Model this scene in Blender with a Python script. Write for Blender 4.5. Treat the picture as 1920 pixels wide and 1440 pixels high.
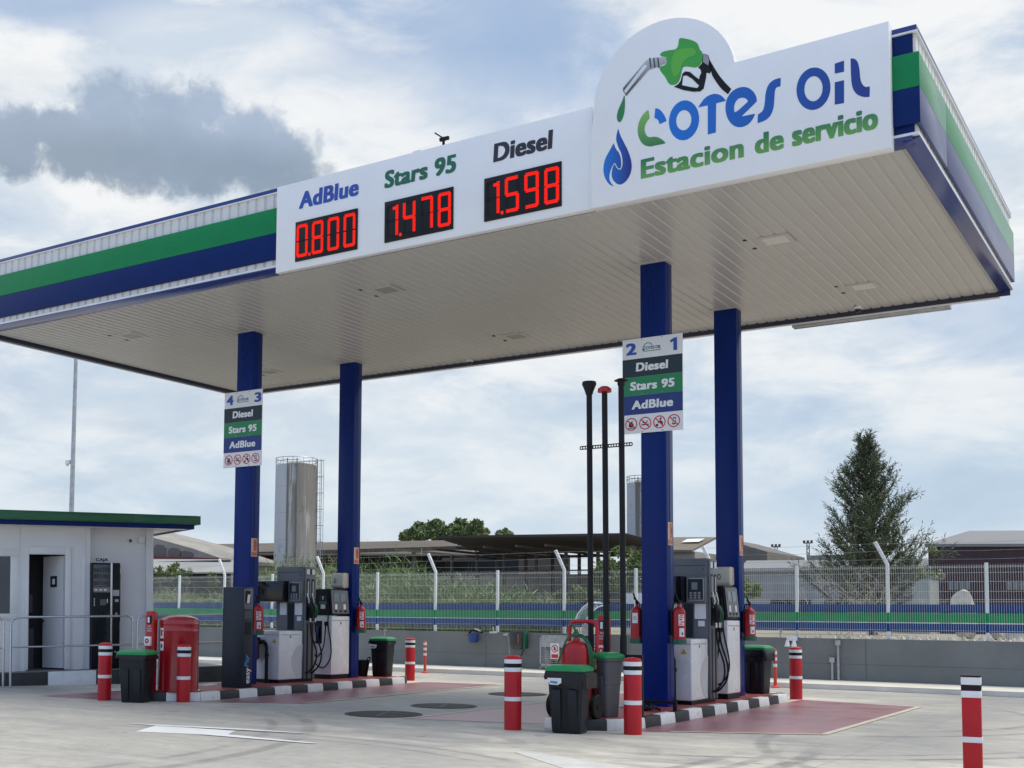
import bpy, bmesh, math, random
from mathutils import Vector, Matrix
R = math.radians
PI = math.pi
random.seed(7)
for o in list(bpy.data.objects):
    bpy.data.objects.remove(o)
S = bpy.context.scene
COL = S.collection

# ------------------------------------------------------------------ camera
F_PX, PITCH, ROLL, YAW = 2223.75, 0.07147, 0.00997, 0.60601
CAM = Vector((2.7335, -14.6596, 1.5))
SHX, SHY = 222.57, 276.24
_cy, _sy, _cp, _sp = math.cos(YAW), math.sin(YAW), math.cos(PITCH), math.sin(PITCH)
FW = Vector((-_sy*_cp, _cy*_cp, _sp))
_r = Vector((_cy, _sy, 0)); _u = _r.cross(FW)
RT = _r*math.cos(ROLL)+_u*math.sin(ROLL)
UP = -_r*math.sin(ROLL)+_u*math.cos(ROLL)
cd = bpy.data.cameras.new('camera'); cam = bpy.data.objects.new('camera', cd); COL.objects.link(cam)
cd.sensor_width = 36; cd.lens = F_PX/1920*36
cd.shift_x = SHX/1920; cd.shift_y = SHY/1920
cd.clip_start = 0.1; cd.clip_end = 3000
M = Matrix.Identity(4)
for i in range(3):
    M[i][0], M[i][1], M[i][2], M[i][3] = RT[i], UP[i], -FW[i], CAM[i]
cam.matrix_world = M
S.camera = cam
S.render.resolution_x, S.render.resolution_y = 1024, 768

def direction(x, y):
    return FW+RT*((x-960+SHX)/F_PX)-UP*((y-720-SHY)/F_PX)
def at(x, y, Y):
    """survey helper: where a sight line meets the vertical plane at depth Y"""
    d = direction(x, y); return CAM+d*((Y-CAM.y)/d.y)

# ------------------------------------------------------------------ sky, sun, exposure
SUN_EL, SUN_AZ = 64, 62          # azimuth clockwise from +Y
W = bpy.data.worlds.new('World'); S.world = W; W.use_nodes = True
nt = W.node_tree; nt.nodes.clear()
def N(t, **k):
    n = nt.nodes.new(t)
    for a, b in k.items(): setattr(n, a, b)
    return n
def L(a, b): nt.links.new(a, b)
def val(s, v):
    if hasattr(v, 'is_output') or isinstance(v, bpy.types.NodeSocket): L(v, s)
    else: s.default_value = v
def math_(op, a, b=None, clamp=False):
    n = N('ShaderNodeMath', operation=op, use_clamp=clamp); val(n.inputs[0], a)
    if b is not None: val(n.inputs[1], b)
    return n.outputs[0]
def vmath(op, a, b=None):
    n = N('ShaderNodeVectorMath', operation=op); val(n.inputs[0], a)
    if b is not None: val(n.inputs[1], b)
    return n.outputs[1] if op == 'DOT_PRODUCT' else n.outputs[0]
def mixc(f, a, b):
    n = N('ShaderNodeMix', data_type='RGBA'); val(n.inputs[0], f); val(n.inputs[6], a); val(n.inputs[7], b); return n.outputs[2]
def smooth(v, a, b):
    n = N('ShaderNodeMapRange', interpolation_type='SMOOTHSTEP'); val(n.inputs[0], v)
    n.inputs[1].default_value = a; n.inputs[2].default_value = b; return n.outputs[0]
def noise(vec, scale, detail=6, rough=.55, dist=0):
    n = N('ShaderNodeTexNoise'); val(n.inputs['Vector'], vec); n.inputs['Scale'].default_value = scale
    n.inputs['Detail'].default_value = detail; n.inputs['Roughness'].default_value = rough; n.inputs['Distortion'].default_value = dist
    return n.outputs[0]
SKY_STRENGTH = .1
tc = N('ShaderNodeTexCoord'); D = vmath('NORMALIZE', tc.outputs['Generated'])
sky = N('ShaderNodeTexSky', sky_type='NISHITA'); sky.sun_disc = False
sky.sun_elevation = R(SUN_EL); sky.sun_rotation = R(SUN_AZ); sky.air_density = 1.2; sky.dust_density = 2.0
sep = N('ShaderNodeSeparateXYZ'); L(D, sep.inputs[0])
flat = vmath('MULTIPLY', D, (1, 1, 2.6))
nA = noise(flat, 3.1, 8, .55, .4); nB = noise(vmath('ADD', flat, (3.7, 1.2, .4)), 7.5, 8, .6, .3)
nC = noise(vmath('ADD', flat, (9.1, 4.3, 2.2)), 2.0, 5, .5)
def c10(r, g, b): return (r/SKY_STRENGTH, g/SKY_STRENGTH, b/SKY_STRENGTH, 1)
# the blue behind is the Nishita sky, veiled by thin cloud
veil = mixc(.72, sky.outputs[0], c10(.40, .54, .77))
white = mixc(smooth(nB, .38, .62), c10(.62, .70, .785), c10(.86, .875, .885))
cover = smooth(math_('ADD', math_('MULTIPLY', nA, .7), math_('MULTIPLY', nB, .3)), .30, .52)
def bank(px, py, rx, ry, n, wob, lo, hi):
    """soft cloud bank centred on a sky direction; radii in radians"""
    c = direction(px, py).normalized(); a = Vector((c.y, -c.x, 0)).normalized(); b = a.cross(c)
    u = math_('DIVIDE', vmath('DOT_PRODUCT', D, a), rx); v = math_('DIVIDE', vmath('DOT_PRODUCT', D, b), ry)
    q = math_('SQRT', math_('ADD', math_('MULTIPLY', u, u), math_('MULTIPLY', v, v)))
    q = math_('ADD', q, math_('MULTIPLY', math_('SUBTRACT', n, .5), wob))
    return math_('MULTIPLY', smooth(math_('SUBTRACT', 1.0, q), lo, hi), math_('GREATER_THAN', vmath('DOT_PRODUCT', D, c), 0))
for h, k in ((bank(900, 50, .16, .06, nB, 1.2, 0., .7), .85), (bank(120, 10, .16, .030, nB, 1.0, 0., .6), .8), (bank(1050, 130, .10, .05, nA, 1.0, 0., .7), .5),
             (bank(1600, 980, .30, .06, nB, .9, 0., .8), .5), (bank(1890, 600, .09, .05, nB, 1.2, 0., .6), .6)):
    cover = math_('MULTIPLY', cover, math_('SUBTRACT', 1.0, math_('MULTIPLY', h, k)))
cover = math_('MAXIMUM', cover, math_('MULTIPLY', bank(430, 90, .16, .05, nB, 1.0, 0, .7), .9))
cover = math_('MAXIMUM', cover, math_('MULTIPLY', bank(500, 260, .36, .13, nC, 1.0, 0, .7), .95))
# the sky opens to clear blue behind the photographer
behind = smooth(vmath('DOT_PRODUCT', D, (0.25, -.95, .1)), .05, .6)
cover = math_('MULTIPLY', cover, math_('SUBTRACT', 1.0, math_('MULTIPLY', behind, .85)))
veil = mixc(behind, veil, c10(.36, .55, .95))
col = mixc(cover, veil, white)
low = smooth(sep.outputs[2], .27, .03)
col = mixc(math_('MULTIPLY', low, .62), col, mixc(smooth(nA, .35, .65), c10(.53, .66, .77), c10(.66, .755, .825)))
nD = noise(vmath('MULTIPLY', D, (1, 1, 1.1)), 26, 3, .5, .3)
nE = noise(D, 85, 7, .66, .4)
nDE = math_('ADD', math_('MULTIPLY', nD, .5), math_('MULTIPLY', nE, .5))
dark = None
for px, py, r in ((205, 195, 62), (390, 200, 48), (310, 240, 84), (470, 245, 60), (540, 290, 50), (440, 290, 80), (250, 290, 76), (330, 310, 62), (110, 240, 45), (45, 245, 52), (0, 260, 60), (140, 285, 56), (-70, 265, 70), (180, 265, 70), (560, 340, 40), (30, 290, 46), (500, 325, 50), (380, 330, 50)):
    r = r/F_PX
    k = bank(px, py, r*1.25, r, nDE, 1.6, -.08, .50); dark = k if dark is None else math_('SUBTRACT', math_('ADD', dark, k), math_('MULTIPLY', dark, k))
for px, py, rx, ry in ((596, 280, 14, 40), (570, 300, 40, 18), (615, 320, 30, 20)):
    dark = math_('MAXIMUM', dark, math_('MULTIPLY', bank(px, py, rx/F_PX, ry/F_PX, nE, 2.6, -.1, 1.0), .55))
zc = direction(330, 200).normalized().z; zb = direction(330, 320).normalized().z
shade = math_('ADD', math_('MULTIPLY', smooth(sep.outputs[2], zb, zc), .75), math_('MULTIPLY', math_('SUBTRACT', noise(D, 15, 5, .55), .5), .9), True)
grey = mixc(shade, c10(.225, .30, .40), c10(.36, .455, .61))
col = mixc(math_('MULTIPLY', dark, .88), col, grey)
# fainter grey undersides through the rest of the deck
gpat = math_('MULTIPLY', smooth(noise(flat, 5.2, 7, .6, .6), .50, .72), math_('SUBTRACT', 1.0, math_('MULTIPLY', behind, 1.0)))
col = mixc(math_('MULTIPLY', gpat, .30), col, c10(.44, .52, .63))
below = math_('LESS_THAN', sep.outputs[2], -.01)
col = mixc(below, col, c10(.25, .25, .24))
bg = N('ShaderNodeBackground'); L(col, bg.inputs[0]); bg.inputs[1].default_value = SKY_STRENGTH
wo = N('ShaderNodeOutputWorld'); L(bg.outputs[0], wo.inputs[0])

sl = bpy.data.lights.new('sun', 'SUN'); sl.energy = 2.6; sl.angle = R(30); sl.color = (1, .95, .87)
so = bpy.data.objects.new('sun', sl); COL.objects.link(so)
az = R(SUN_AZ); el = R(SUN_EL)
sv = Vector((math.sin(az)*math.cos(el), math.cos(az)*math.cos(el), math.sin(el)))
so.rotation_euler = sv.to_track_quat('Z', 'Y').to_euler(); so.location = (0, 0, 40)
S.view_settings.view_transform = 'Standard'; S.view_settings.look = 'None'
S.view_settings.exposure = .08; S.view_settings.gamma = 1
S.render.engine = 'CYCLES'

# ------------------------------------------------------------------ materials
MATS = {}
def mat(name, col, rough=.5, metal=0., var=.06, vs=2.5, bump=0., bs=60., spec=.5, dirt=0., dirtcol=(.12, .11, .1), stretch=(1, 1, 1), trans=0., emit=None, coat=0.):
    global nt
    if name in MATS: return MATS[name]
    m = bpy.data.materials.new(name); m.use_nodes = True; nt = m.node_tree
    b = nt.nodes['Principled BSDF']
    b.inputs['Roughness'].default_value = rough; b.inputs['Metallic'].default_value = metal
    b.inputs['Specular IOR Level'].default_value = spec
    if coat: b.inputs['Coat Weight'].default_value = coat; b.inputs['Coat Roughness'].default_value = .12
    t = N('ShaderNodeTexCoord'); v = vmath('MULTIPLY', t.outputs['Object'], stretch)
    n1 = noise(v, vs, 5, .6)
    c1 = tuple(max(0, c*(1-var)) for c in col)+(1,); c2 = tuple(min(1, c*(1+var)) for c in col)+(1,)
    out = mixc(smooth(n1, .3, .7), c1, c2)
    if dirt:
        n2 = noise(vmath('ADD', v, (5, 3, 1)), vs*2.3, 8, .65, .6)
        out = mixc(math_('MULTIPLY', smooth(n2, .52, .75), dirt), out, dirtcol+(1,))
    L(out, b.inputs['Base Color'])
    rr = math_('ADD', math_('MULTIPLY', math_('SUBTRACT', n1, .5), .25 if dirt or bump else .04), rough, True); L(rr, b.inputs['Roughness'])
    if bump:
        bn = N('ShaderNodeBump'); bn.inputs['Strength'].default_value = bump; bn.inputs['Distance'].default_value = .01
        L(noise(t.outputs['Object'], bs, 4, .6), bn.inputs['Height']); L(bn.outputs[0], b.inputs['Normal'])
    if trans: b.inputs['Transmission Weight'].default_value = trans
    if emit:
        b.inputs['Emission Color'].default_value = emit[:3]+(1,); b.inputs['Emission Strength'].default_value = emit[3]
    MATS[name] = m; return m

WHITE = mat('white_sign_paint', (.80, .81, .82), .35, var=.015)
BLUE = mat('blue_paint', (.002, .020, .155), .30, var=.10, vs=1.2, spec=.2, dirt=.10, dirtcol=(.02, .035, .13), stretch=(2, 2, .4))
BLUE_P = mat('blue_panel', (.004, .020, .115), .42, var=.04, spec=.12)
BLUE_S = mat('blue_side_panel', (.008, .018, .125), .26, var=.03, spec=.6)
GREEN_P = mat('green_panel', (.010, .215, .075), .42, var=.04, spec=.15)
GREEN_S = mat('green_side_panel', (.010, .20, .065), .26, var=.03, spec=.6)
TRIMB = mat('blue_trim', (.010, .028, .18), .2, coat=.4)
TRIMW = mat('white_trim', (.72, .73, .74), .35)
RIB = mat('ribbed_sheet', (.66, .66, .645), .4, var=.04, dirt=.12)
RED = mat('red_paint', (.42, .008, .013), .33, var=.08)
REDB = mat('red_bollard_paint', (.46, .009, .015), .4, var=.10, dirt=.22, dirtcol=(.22, .02, .022), spec=.35)
DRED = mat('dark_red_enamel', (.36, .008, .016), .22, var=.05, coat=.5)
REFL = mat('white_reflective_tape', (.74, .75, .75), .4, var=.05, dirt=.15, dirtcol=(.4, .38, .36))
BLACK = mat('black_plastic', (.006, .007, .009), .4, spec=.25)
BLACKP = mat('black_paint', (.008, .009, .011), .5, var=.2, spec=.25)
BINM = mat('charcoal_plastic', (.009, .012, .016), .42, var=.12, vs=5, dirt=.10, dirtcol=(.04, .04, .04), spec=.35)
BING = mat('grey_plastic', (.075, .075, .085), .45, var=.1)
LID = mat('green_plastic', (.012, .24, .075), .36, var=.08, dirt=.12, dirtcol=(.05, .2, .08))
BAG = mat('black_bag_film', (.006, .006, .007), .25, bump=.6, bs=30, spec=.4)
GREY = mat('grey_cabinet', (.13, .135, .145), .38, var=.06)
DGREY = mat('dark_grey_cabinet', (.016, .024, .034), .4, var=.06, spec=.35)
CAB = mat('white_cabinet', (.76, .76, .745), .26, var=.02, dirt=.10, vs=5, dirtcol=(.52, .50, .46))
CHROME = mat('stainless_steel', (.58, .59, .60), .24, 1.0, var=.05)
GALV = mat('galvanised_steel', (.42, .43, .44), .42, .8, var=.15, vs=8)
ALU = mat('aluminium', (.6, .61, .62), .35, .9)
SCREEN = mat('dark_screen', (.006, .006, .008), .12)
LCD = mat('lcd_screen', (.16, .20, .22), .15)
BEIGE = mat('beige_plastic', (.50, .47, .39), .4, var=.04)
RUBBER = mat('black_rubber', (.005, .005, .006), .5, spec=.25)
GRN = mat('green_rubber', (.012, .12, .05), .45)
DGRN = mat('dark_green_paint', (.012, .10, .055), .4)
PAPER = mat('white_paper', (.78, .78, .76), .6)
AMBER = mat('brown_glass_bowl', (.10, .045, .02), .2)
WIRE = mat('white_fence_coat', (.72, .74, .73), .4, var=.04)
KWALL = mat('kiosk_wall_panel', (.74, .74, .73), .4, var=.02)
ALUW = mat('white_aluminium', (.74, .74, .72), .32, var=.03)
GLASS = mat('dark_glass', (.02, .025, .03), .06, var=.3, vs=1.2, spec=.8)
INT = mat('dark_interior', (.015, .016, .02), .7)
KGREEN = mat('kiosk_green_fascia', (.010, .105, .040), .3)
ORANGE = mat('orange_notice', (.55, .15, .06), .5)
REDS = mat('sign_red', (.62, .02, .02), .45)
DELIN = mat('orange_red_rubber', (.62, .06, .035), .5, var=.08)
YELLOW = mat('gas_bottle_grey', (.3, .3, .3), .5)

def gradient_mat(name, c1, c2, axis, lo, hi, rough=.4):
    """printed vinyl with a colour run along one axis of the sign"""
    global nt
    m = bpy.data.materials.new(name); m.use_nodes = True; nt = m.node_tree
    b = nt.nodes['Principled BSDF']; b.inputs['Roughness'].default_value = rough
    t = N('ShaderNodeTexCoord'); s = N('ShaderNodeSeparateXYZ'); L(t.outputs['Object'], s.inputs[0])
    mr = N('ShaderNodeMapRange'); L(s.outputs[axis], mr.inputs[0]); mr.inputs[1].default_value = lo; mr.inputs[2].default_value = hi
    L(mixc(mr.outputs[0], c1+(1,), c2+(1,)), b.inputs['Base Color']); return m

# ------------------------------------------------------------------ mesh builder
class MB:
    def __init__(s, off=(0, 0, 0)):
        s.v = []; s.f = []; s.mi = []; s.sm = []; s.off = Vector(off)
    def add(s, vs, fs, m=0, smooth=False):
        n = len(s.v); s.v += [Vector(p)-s.off for p in vs]
        for f in fs: s.f.append([i+n for i in f]); s.mi.append(m); s.sm.append(smooth)
        return s
    def box(s, x0, x1, y0, y1, z0, z1, m=0):
        vs = [(x, y, z) for z in (z0, z1) for y in (y0, y1) for x in (x0, x1)]
        return s.add(vs, [(0, 2, 3, 1), (4, 5, 7, 6), (0, 1, 5, 4), (2, 6, 7, 3), (0, 4, 6, 2), (1, 3, 7, 5)], m)
    def obox(s, o, a, b, c, m=0):
        o, a, b, c = map(Vector, (o, a, b, c))
        vs = [o+a*i+b*j+c*k for k in (0, 1) for j in (0, 1) for i in (0, 1)]
        return s.add(vs, [(0, 2, 3, 1), (4, 5, 7, 6), (0, 1, 5, 4), (2, 6, 7, 3), (0, 4, 6, 2), (1, 3, 7, 5)], m)
    def lathe(s, prof, c=(0, 0, 0), n=24, axis=(0, 0, 1), m=0, smooth=True, caps=True):
        A = Vector(axis).normalized(); B = A.orthogonal().normalized(); Cc = A.cross(B); c = Vector(c); vs = []
        for r, h in prof:
            for i in range(n):
                t = 2*PI*i/n; vs.append(c+A*h+(B*math.cos(t)+Cc*math.sin(t))*r)
        fs = [(k*n+i, k*n+(i+1) % n, (k+1)*n+(i+1) % n, (k+1)*n+i) for k in range(len(prof)-1) for i in range(n)]
        if caps: fs += [tuple(range(n))[::-1], tuple(range((len(prof)-1)*n, len(prof)*n))]
        return s.add(vs, fs, m, smooth)
    def cyl(s, p, q, r, n=16, m=0, r2=None):
        p, q = Vector(p), Vector(q); return s.lathe([(r, 0), (r if r2 is None else r2, (q-p).length)], p, n, q-p, m)
    def tube(s, pts, r, n=8, m=0, rs=None):
        pts = [Vector(p) for p in pts]; vs = []; prev = None
        for i, p in enumerate(pts):
            t = (pts[min(i+1, len(pts)-1)]-pts[max(i-1, 0)]).normalized()
            b = t.orthogonal().normalized() if prev is None else (prev-t*prev.dot(t)).normalized()
            prev = b; c = t.cross(b); rr = rs[i] if rs else r
            for k in range(n):
                a = 2*PI*k/n; vs.append(p+(b*math.cos(a)+c*math.sin(a))*rr)
        fs = [(k*n+i, k*n+(i+1) % n, (k+1)*n+(i+1) % n, (k+1)*n+i) for k in range(len(pts)-1) for i in range(n)]
        fs += [tuple(range(n))[::-1], tuple(range((len(pts)-1)*n, len(pts)*n))]
        return s.add(vs, fs, m, True)
    def prism(s, poly, o, a, b, c, m=0):
        """polygon (u,v) swept from o+a*u+b*v along c"""
        o, a, b, c = map(Vector, (o, a, b, c)); n = len(poly)
        vs = [o+a*u+b*v for u, v in poly]+[o+a*u+b*v+c for u, v in poly]
        return s.add(vs, [tuple(range(n))[::-1], tuple(range(n, 2*n))]+[(i, (i+1) % n, n+(i+1) % n, n+i) for i in range(n)], m)
    def quad(s, a, b, c, d, m=0): return s.add([a, b, c, d], [(0, 1, 2, 3)], m)
    def mesh2d(s, me, o, a, b, sx, sy, cx, cy, lift=0, m=0):
        o, a, b = map(Vector, (o, a, b)); nrm = a.cross(b).normalized()
        vs = [o+a*((v.co.x-cx)*sx)+b*((v.co.y-cy)*sy)+nrm*(lift+v.co.z) for v in me.vertices]
        return s.add(vs, [tuple(p.vertices) for p in me.polygons], m)
    def build(s, name, mats, parent=None, bevel=0, seg=2, fixn=True):
        me = bpy.data.meshes.new(name); me.from_pydata([tuple(v) for v in s.v], [], s.f)
        mats = mats if isinstance(mats, (list, tuple)) else [mats]
        for m in mats: me.materials.append(m)
        me.polygons.foreach_set('material_index', s.mi)
        me.polygons.foreach_set('use_smooth', [x or bevel > 0 for x in s.sm])
        if bevel or fixn:
            bm = bmesh.new(); bm.from_mesh(me)
            if fixn: bmesh.ops.recalc_face_normals(bm, faces=bm.faces)
            if bevel:
                es = [e for e in bm.edges if e.is_manifold and e.calc_face_angle(0) > R(35)]
                bmesh.ops.bevel(bm, geom=es, offset=bevel, segments=seg, affect='EDGES', profile=.5, clamp_overlap=True)
            bm.to_mesh(me); bm.free()
        if any(s.sm) or bevel: me.set_sharp_from_angle(angle=R(38))
        me.update()
        o = bpy.data.objects.new(name, me); COL.objects.link(o)
        if parent: o.parent = parent
        return o

def fill_mesh(splines, extrude=.002):
    cu = bpy.data.curves.new('outline', 'CURVE'); cu.dimensions = '2D'; cu.fill_mode = 'BOTH'; cu.extrude = extrude
    for pts in splines:
        sp = cu.splines.new('POLY'); sp.points.add(len(pts)-1); sp.use_cyclic_u = True
        for p, q in zip(sp.points, pts): p.co = (q[0], q[1], 0, 1)
    return _tomesh(cu)
def _tomesh(cu):
    o = bpy.data.objects.new('tmp', cu); COL.objects.link(o)
    dg = bpy.context.evaluated_depsgraph_get(); me = bpy.data.meshes.new_from_object(o.evaluated_get(dg))
    bpy.data.objects.remove(o); bpy.data.curves.remove(cu); return me
_tc = {}
def text_mesh(txt, shear=0., spacing=1.):
    k = (txt, shear, spacing)
    if k in _tc: return _tc[k]
    cu = bpy.data.curves.new('lettering', 'FONT'); cu.body = txt; cu.shear = shear; cu.space_character = spacing
    cu.resolution_u = 5; cu.fill_mode = 'FRONT'
    me = _tomesh(cu); xs = [v.co.x for v in me.vertices]; ys = [v.co.y for v in me.vertices]
    _tc[k] = (me, min(xs), max(xs), min(ys), max(ys)); return _tc[k]
def text(mb, txt, o, a, b, w, h, bold=.03, shear=0., spacing=1., lift=.004, m=0):
    """fit txt into the w x h box whose lower-left corner is o; heavy strokes are stacked, shifted layers"""
    me, x0, x1, y0, y1 = text_mesh(txt, shear, spacing)
    a = Vector(a).normalized(); b = Vector(b).normalized(); e = bold*h*1.25
    sx, sy = (w-2*e)/(x1-x0), (h-1.5*e)/(y1-y0); o = Vector(o)
    n = 7 if bold > .035 else 5
    sh = [(e*(2*i/(n-1)-1), .45*e*j) for i in range(n) for j in (-1, 1)] if bold > 0 else [(0, 0)]
    for i, (dx, dy) in enumerate(sh): mb.mesh2d(me, o+a*(dx+e)+b*(dy+.75*e), a, b, sx, sy, x0, y0, lift+.0001*i, m)
    return mb
def disc_pts(cx, cy, rx, ry, n=40, a0=0, a1=2*PI):
    return [(cx+rx*math.cos(a0+(a1-a0)*i/n), cy+ry*math.sin(a0+(a1-a0)*i/n)) for i in range(n)]

def tag(o, label, cat=None, group=None, kind=None):
    if label: o['label'] = label
    if cat: o['category'] = cat
    if group: o['group'] = group
    if kind: o['kind'] = kind
    return o
def thing(name, label, cat, loc=(0, 0, 0), rz=0, group=None):
    o = bpy.data.objects.new(name, None); COL.objects.link(o); o.location = loc; o.rotation_euler = (0, 0, rz)
    o.empty_display_size = .2
    return tag(o, label, cat, group)
KIDS = {}
def dup(root, loc, rz=None, label=None, group=None):
    def cp(o, par):
        c = o.copy(); COL.objects.link(c); c.parent = par
        for ch in [x for x in COL.objects if x.parent == o and x != c]: cp(ch, c)
        return c
    c = root.copy(); COL.objects.link(c)
    for ch in [x for x in COL.objects if x.parent == root]: cp(ch, c)
    c.location = loc
    if rz is not None: c.rotation_euler = (0, 0, rz)
    if label: c['label'] = label
    if group: c['group'] = group
    return c
X, Yv, Z = (1, 0, 0), (0, 1, 0), (0, 0, 1)

# ------------------------------------------------------------------ ground
def concrete(name, tyres=True):
    global nt
    m = bpy.data.materials.new(name); m.use_nodes = True; nt = m.node_tree
    b = nt.nodes['Principled BSDF']
    g = N('ShaderNodeNewGeometry'); P = g.outputs['Position']
    big = noise(P, .16, 4, .5, .3); mid = noise(vmath('MULTIPLY', P, (.7, 1.4, 1)), .8, 8, .62, 1.0); fine = noise(P, 14, 6, .7); speck = noise(P, 70, 3, .6)
    wash = noise(vmath('MULTIPLY', P, (.35, 1.2, 1)), .9, 7, .6, 1.4)
    c = mixc(smooth(big, .35, .65), (.50, .465, .395, 1), (.62, .575, .48, 1))
    c = mixc(math_('MULTIPLY', smooth(mid, .40, .66), .72), c, (.335, .32, .295, 1))
    c = mixc(math_('MULTIPLY', smooth(wash, .5, .70), .75), c, (.72, .675, .565, 1))
    sp = N('ShaderNodeSeparateXYZ'); L(P, sp.inputs[0]); x, y = sp.outputs[0], sp.outputs[1]
    wob = math_('MULTIPLY', math_('SUBTRACT', noise(P, .35, 5, .55, .5), .5), 3.2)
    # the lanes that every car rolls over: rubber and oil
    def lane(cx, hw):
        d = math_('ABSOLUTE', math_('SUBTRACT', math_('ADD', x, wob), cx)); return smooth(math_('SUBTRACT', hw, d), -1.0, 1.2)
    ly = math_('MULTIPLY', smooth(y, 14.0, 11.5), smooth(math_('ADD', y, wob), -5.5, 1.5))
    ln = math_('MULTIPLY', math_('MAXIMUM', lane(-8.2, 2.4), lane(-.6, 1.2)), ly)
    c = mixc(math_('MULTIPLY', ln, .62), c, (.20, .20, .20, 1))
    d2 = math_('ADD', math_('ADD', math_('MULTIPLY', x, .42), y), wob)
    ln2 = math_('MULTIPLY', smooth(d2, -4.4, -6.2), smooth(d2, -11.0, -8.2))
    c = mixc(math_('MULTIPLY', ln2, .62), c, (.32, .31, .29, 1))
    lane3 = math_('MULTIPLY', smooth(y, 13.0, 12.0), smooth(y, 8.4, 9.6))
    c = mixc(math_('MULTIPLY', lane3, .45), c, (.26, .26, .258, 1))
    if tyres:
        brk = noise(P, 1.4, 5, .65); grain = noise(P, 9, 4, .6)
        tot = None
        for cx, cy, rad, w, a0, a1, k in ((-9.5, -2.0, 8.5, .16, -.7, .35, .8), (-9.5, -2.0, 8.12, .10, -.7, .3, .65), (-9.5, -2.0, 7.75, .12, -.75, .2, .55),
                                         (-4.2, 4.0, 6.3, .10, -1.5, .3, .7), (-4.2, 4.0, 5.9, .07, -1.3, .3, .5), (-3.6, 5.5, 4.6, .10, -1.2, .7, .6), (-3.4, 5.6, 3.9, .12, -.9, .9, .55),
                                         (1.5, -9.0, 6.2, .10, 1.2, 2.6, .6), (1.5, -9.0, 5.85, .06, 1.3, 2.6, .5), (-13.0, -6.5, 7.2, .14, -.4, 1.2, .5), (-13.0, -6.5, 6.7, .10, -.3, 1.1, .45),
                                         (3.5, 1.5, 5.6, .12, 2.6, 4.2, .5), (-6.4, -9.5, 6.6, .09, .9, 2.2, .5), (-6.4, -9.5, 6.25, .06, .9, 2.2, .45)):
            dx = math_('SUBTRACT', x, cx); dy = math_('SUBTRACT', y, cy)
            dd = math_('SQRT', math_('ADD', math_('MULTIPLY', dx, dx), math_('MULTIPLY', dy, dy)))
            off = math_('ABSOLUTE', math_('SUBTRACT', dd, rad))
            an = math_('ARCTAN2', dy, dx)
            am = math_('MULTIPLY', smooth(an, a0, a0+.35), smooth(an, a1, a1-.35))
            if a1 > PI:
                an = math_('ADD', an, math_('MULTIPLY', math_('LESS_THAN', an, 0.), 2*PI)); am = math_('MULTIPLY', smooth(an, a0, a0+.35), smooth(an, a1, a1-.35))
            t = math_('MULTIPLY', math_('MULTIPLY', smooth(off, w, w*.35), am), k)
            tot = t if tot is None else math_('MAXIMUM', tot, t)
        tot = math_('MULTIPLY', tot, math_('MULTIPLY', smooth(brk, .28, .58), math_('ADD', .6, math_('MULTIPLY', grain, .6))))
        c = mixc(math_('MULTIPLY', tot, .95), c, (.10, .10, .10, 1))
    # saw-cut joints between the concrete bays
    def joint(v, per, o): 
        fr = math_('FRACT', math_('DIVIDE', math_('ADD', v, o), per)); return math_('LESS_THAN', math_('MULTIPLY', fr, per), .012)
    jn = math_('MAXIMUM', joint(x, 5.0, 100.7), joint(y, 5.0, 101.4))
    c = mixc(math_('MULTIPLY', jn, .55), c, (.14, .135, .13, 1))
    spots = math_('MULTIPLY', smooth(noise(P, 2.6, 3, .5), .66, .73), .55)
    c = mixc(spots, c, (.17, .165, .16, 1))
    f2 = math_('ADD', .84, math_('MULTIPLY', fine, .16)); f2 = math_('ADD', f2, math_('MULTIPLY', smooth(noise(vmath('MULTIPLY', P, (1, 1.6, 1)), 4.5, 5, .65, .8), .3, .7), .17)); f2 = math_('MULTIPLY', f2, math_('ADD', .95, math_('MULTIPLY', speck, .1)))
    mul = N('ShaderNodeMix', data_type='RGBA', blend_type='MULTIPLY'); mul.inputs[0].default_value = 1; L(c, mul.inputs[6])
    cc = N('ShaderNodeCombineXYZ'); [L(f2, cc.inputs[i]) for i in range(3)]; L(cc.outputs[0], mul.inputs[7])
    L(mul.outputs[2], b.inputs['Base Color'])
    L(math_('SUBTRACT', .66, math_('MULTIPLY', ln, .1)), b.inputs['Roughness']); b.inputs['Specular IOR Level'].default_value = .4
    bp = N('ShaderNodeBump'); bp.inputs['Strength'].default_value = .25; bp.inputs['Distance'].default_value = .006; L(fine, bp.inputs['Height']); L(bp.outputs[0], b.inputs['Normal'])
    return m
CONC = concrete('forecourt_concrete')
PAVE = mat('pale_pavement_concrete', (.70, .66, .57), .7, var=.1, vs=.8, dirt=.25, dirtcol=(.38, .36, .32))
KERBG = mat('kerb_concrete', (.72, .69, .62), .7, var=.1, vs=1.5, dirt=.2, dirtcol=(.4, .38, .34))
DIRT = mat('dirt', (.30, .26, .19), .9, var=.25, vs=.6, dirt=.5, dirtcol=(.13, .15, .06))
REDG = mat('red_floor_paint', (.32, .15, .165), .34, var=.2, vs=1.2, dirt=.55, dirtcol=(.22, .14, .145), bump=.02, bs=5)
REDI = mat('red_island_paint', (.30, .055, .055), .55, var=.15, vs=2, dirt=.3, dirtcol=(.2, .06, .06))
LINE = mat('worn_cream_line', (.55, .50, .37), .6, var=.12, vs=2, dirt=.45, dirtcol=(.36, .34, .30))
LINEW = mat('worn_white_marking', (.72, .72, .70), .6, var=.05, vs=2, dirt=.35, dirtcol=(.45, .44, .42))
def sheet(name, pts, z, m):
    s = MB(); s.add([(p[0], p[1], z) for p in pts], [tuple(range(len(pts)))]); return tag(s.build(name, m), None, kind='structure')
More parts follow.
